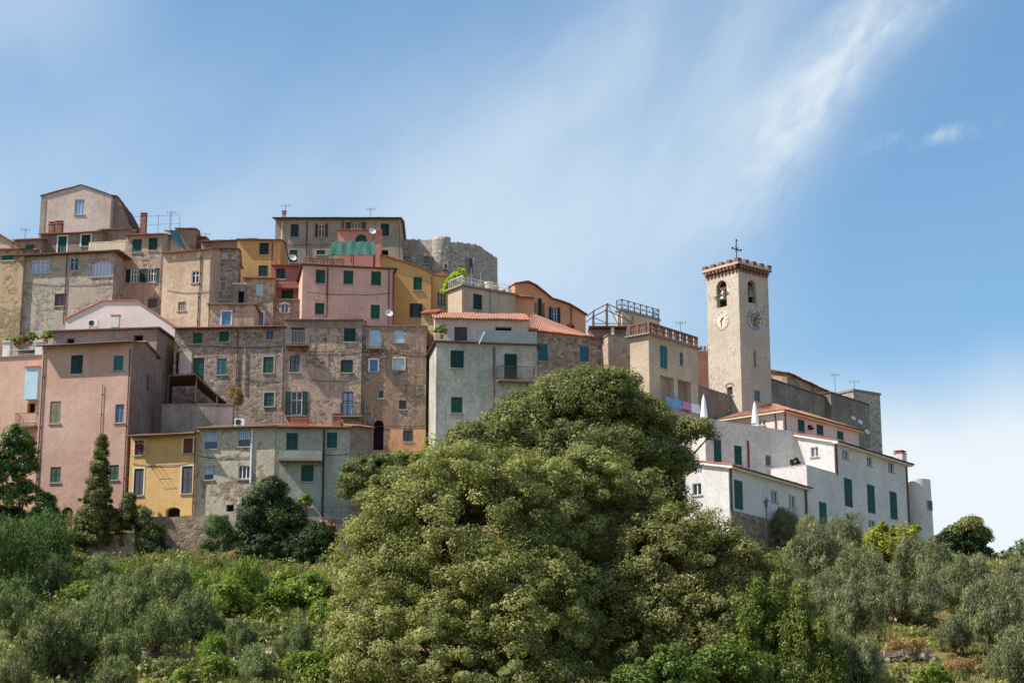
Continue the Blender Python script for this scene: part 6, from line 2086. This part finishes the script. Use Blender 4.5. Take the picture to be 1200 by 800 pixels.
# reeds on the left
def reed_bed(name, label, px0, px1, pyb, pyt, n, seed):
    g = random.Random(seed)
    mid = ground_at((px0 + px1) / 2, pyb)
    root = empty(name, mid); tag(root, label, 'reeds', 'reed clumps on the left slope')
    co, f, ti = [], [], []
    for i in range(n):
        px, py = g.uniform(px0, px1), pyb + g.uniform(-14, 8)
        p = ground_at(px, py); H = (at(px, pyt, p.y).z - p.z) * g.uniform(.6, 1.05)
        p = p - mid
        lean = Vector((g.uniform(-.25, .35), g.uniform(-.35, .05), 1)).normalized()
        tn = g.gauss(.5, .2)
        i0 = len(co); tp = p + lean * H * .85
        co += [p + Vector((-.03, 0, 0)), p + Vector((.03, 0, 0)), tp + Vector((.012, 0, 0)), tp + Vector((-.012, 0, 0))]
        f.append((i0, i0 + 1, i0 + 2, i0 + 3)); ti.append(tn)
        co += [p + Vector((0, -.03, 0)), p + Vector((0, .03, 0)), tp + Vector((0, .012, 0)), tp + Vector((0, -.012, 0))]
        f.append((i0 + 4, i0 + 5, i0 + 6, i0 + 7)); ti.append(tn)
        for k in range(16):
            t = g.uniform(.15, 1); q = p + lean * H * t * .85; a = g.uniform(0, 6.28); L = g.uniform(.5, 1.0); w = .035
            d = Vector((math.cos(a), math.sin(a), g.uniform(.4, 1.1))).normalized(); e = Vector((-math.sin(a), math.cos(a), 0)) * w
            m1 = q + d * L * .55; m2 = m1 + Vector((d.x, d.y, -.35)) * L * .5
            i0 = len(co)
            co += [q - e * .6, q + e * .6, m1 + e, m1 - e, m2]
            f += [(i0, i0 + 1, i0 + 2, i0 + 3), (i0 + 3, i0 + 2, i0 + 4, i0 + 4)]
            ti += [tn + g.gauss(0, .15)] * 2
    co = np.array([tuple(v) for v in co])
    # quads and tips: tips as degenerate-free triangles through from_pydata
    me = bpy.data.meshes.new('leaves'); me.from_pydata(co.tolist(), [], [x if x[2] != x[3] else x[:3] for x in f]); me.materials.append(M['reed'])
    at_ = me.attributes.new('tint', 'FLOAT', 'FACE'); at_.data.foreach_set('value', np.clip(np.array(ti, np.float32), 0, 1))
    o = bpy.data.objects.new('leaves', me); COL.objects.link(o); o.parent = root


reed_bed('reeds', 'dense dark green reeds at the left edge under the citrus tree', -14, 50, 700, 592, 300, 1)
reed_bed('reeds', 'paler green reeds under the left corner of the tall pink house', 40, 78, 675, 585, 120, 2)
reed_bed('reeds', 'low reeds on the left slope in front of the dense ones', -10, 40, 722, 668, 90, 3)

# grass and weeds over the whole visible hillside
def grass():
    g = np.random.default_rng(5)
    def zone(n, x0, x1, y0, y1):
        X, Y = g.uniform(x0, x1, n), g.uniform(y0, y1, n)
        return X, Y
    parts = [zone(140000, -52, -6, 84, 157.5), zone(85000, 14, 62, 84, 158)]
    X, Y = np.concatenate([p[0] for p in parts]), np.concatenate([p[1] for p in parts])
    vis = (np.abs(X / Y) < .31)
    X, Y = X[vis], Y[vis]
    # patchiness
    pat = np.sin(X * .45 + 1.2 * np.sin(Y * .21)) + np.sin(Y * .37 + 1.7 * np.sin(X * .17 + 1)) + .7 * np.sin(X * 1.3 + Y * .9)
    keep = g.uniform(-1.9, 2.4, len(X)) < pat + .9
    X, Y, pat = X[keep], Y[keep], pat[keep]
    Z = hgt(X, Y)
    n = len(X)
    H = g.uniform(.2, .6, n) * (1 + .25 * pat.clip(-1, 2)) * np.where(X < 0, 1.5, 1.0)
    a = g.uniform(0, 6.283, n)
    W = g.uniform(.03, .07, n)
    lean = g.normal(0, .28, (n, 2)) * H[:, None]
    ex, ey = np.cos(a) * W, np.sin(a) * W
    p0 = np.stack([X - ex, Y - ey, Z - .05], 1)
    p1 = np.stack([X + ex, Y + ey, Z - .05], 1)
    p2 = np.stack([X + lean[:, 0], Y + lean[:, 1], Z + H], 1)
    co = np.stack([p0, p1, p2], 1).reshape(-1, 3)
    side = np.where(X > 0, .62, .26)
    tint = np.clip(side + .13 * np.sin(X * .21 + Y * .13) + .1 * np.sin(Y * .6) + g.normal(0, .2, n), 0, 1)
    o = fast_mesh('grass', co, np.arange(n * 3).reshape(-1, 3), M['grass'], tint)
    tag(o, 'rough grass and weeds covering the hillside', 'grass', kind='stuff')
    # low leafy weeds
    k = g.choice(n, 5200, replace=False)
    cl = np.stack([X[k], Y[k], Z[k] + .15], 1)
    nl = 26
    ci = np.repeat(np.arange(len(k)), nl)
    od = unit(g.normal(size=(len(ci), 3))); od[:, 2] = np.abs(od[:, 2])
    big = np.where(X[k] < 0, g.uniform(.5, 1.6, len(k)), g.uniform(.4, 1.0, len(k)))
    pos = cl[ci] + od * (g.uniform(.1, .6, len(ci)) * big[ci])[:, None] * np.array([1, 1, 1.3])
    nrm = unit(od + g.normal(size=od.shape) * .6); t = unit(np.cross(nrm, g.normal(size=od.shape))); b = np.cross(nrm, t)
    s = g.uniform(.08, .2, len(ci))[:, None]
    co = np.stack([pos - t * s, pos + b * s * .5, pos + t * s, pos - b * s * .5], 1).reshape(-1, 3)
    ti = np.clip(g.normal(.45, .25, len(k))[ci] + g.normal(0, .1, len(ci)), 0, 1)
    o = fast_mesh('undergrowth', co, np.arange(len(ci) * 4).reshape(-1, 4), M['oak'], ti)
    tag(o, 'low leafy undergrowth scattered over the hillside', 'undergrowth', kind='stuff')


grass()


def rubble():
    g = random.Random(3)
    b = MB()
    for i in range(420):
        px, py = g.gauss(212, 34), g.gauss(676, 15)
        p = ground_at(px, py); r = g.uniform(.06, .22)
        n = 5; t0 = g.uniform(0, 6)
        lo = [p + Vector((math.cos(t0 + 1.257 * k) * r * g.uniform(.8, 1.3), math.sin(t0 + 1.257 * k) * r * g.uniform(.7, 1.1), -.05)) for k in range(n)]
        hi = [v + Vector((-(v.x - p.x) * .35, -(v.y - p.y) * .35, r * g.uniform(.8, 1.2))) for v in lo]
        b.quad(*hi)
        for k in range(n): b.quad(lo[k], lo[(k + 1) % n], hi[(k + 1) % n], hi[k])
    o = b.build('rubble', M['rock']); tag(o, 'loose rubble and stones on the bank below the retaining wall', 'rubble', kind='stuff')


rubble()


def far_forest():
    g = np.random.default_rng(8)
    n = 2600
    X, Y = g.uniform(90, 290, n), g.uniform(440, 720, n)
    Z = hgt(X, Y)
    keep = Z > 14
    X, Y, Z = X[keep], Y[keep], Z[keep]
    n = len(X)
    nl = 70
    ci = np.repeat(np.arange(n), nl)
    od = unit(g.normal(size=(n * nl, 3)))
    r = g.uniform(2.2, 4.2, n)[ci]
    pos = np.stack([X, Y, Z + 2.5], 1)[ci] + od * (r * g.uniform(.7, 1.05, n * nl))[:, None]
    nrm = unit(od + g.normal(size=od.shape) * .5); t = unit(np.cross(nrm, g.normal(size=od.shape))); b = np.cross(nrm, t)
    s = g.uniform(.35, .8, n * nl)[:, None]
    co = np.stack([pos - t * s, pos + b * s * .7, pos + t * s, pos - b * s * .7], 1).reshape(-1, 3)
    ti = np.clip(g.normal(.5, .22, n)[ci] + g.normal(0, .1, n * nl), 0, 1)
    o = fast_mesh('far_forest', co, np.arange(n * nl * 4).reshape(-1, 4), M['far'], ti)
    tag(o, 'wooded far hillside at the right edge', 'forest', kind='stuff')


far_forest()
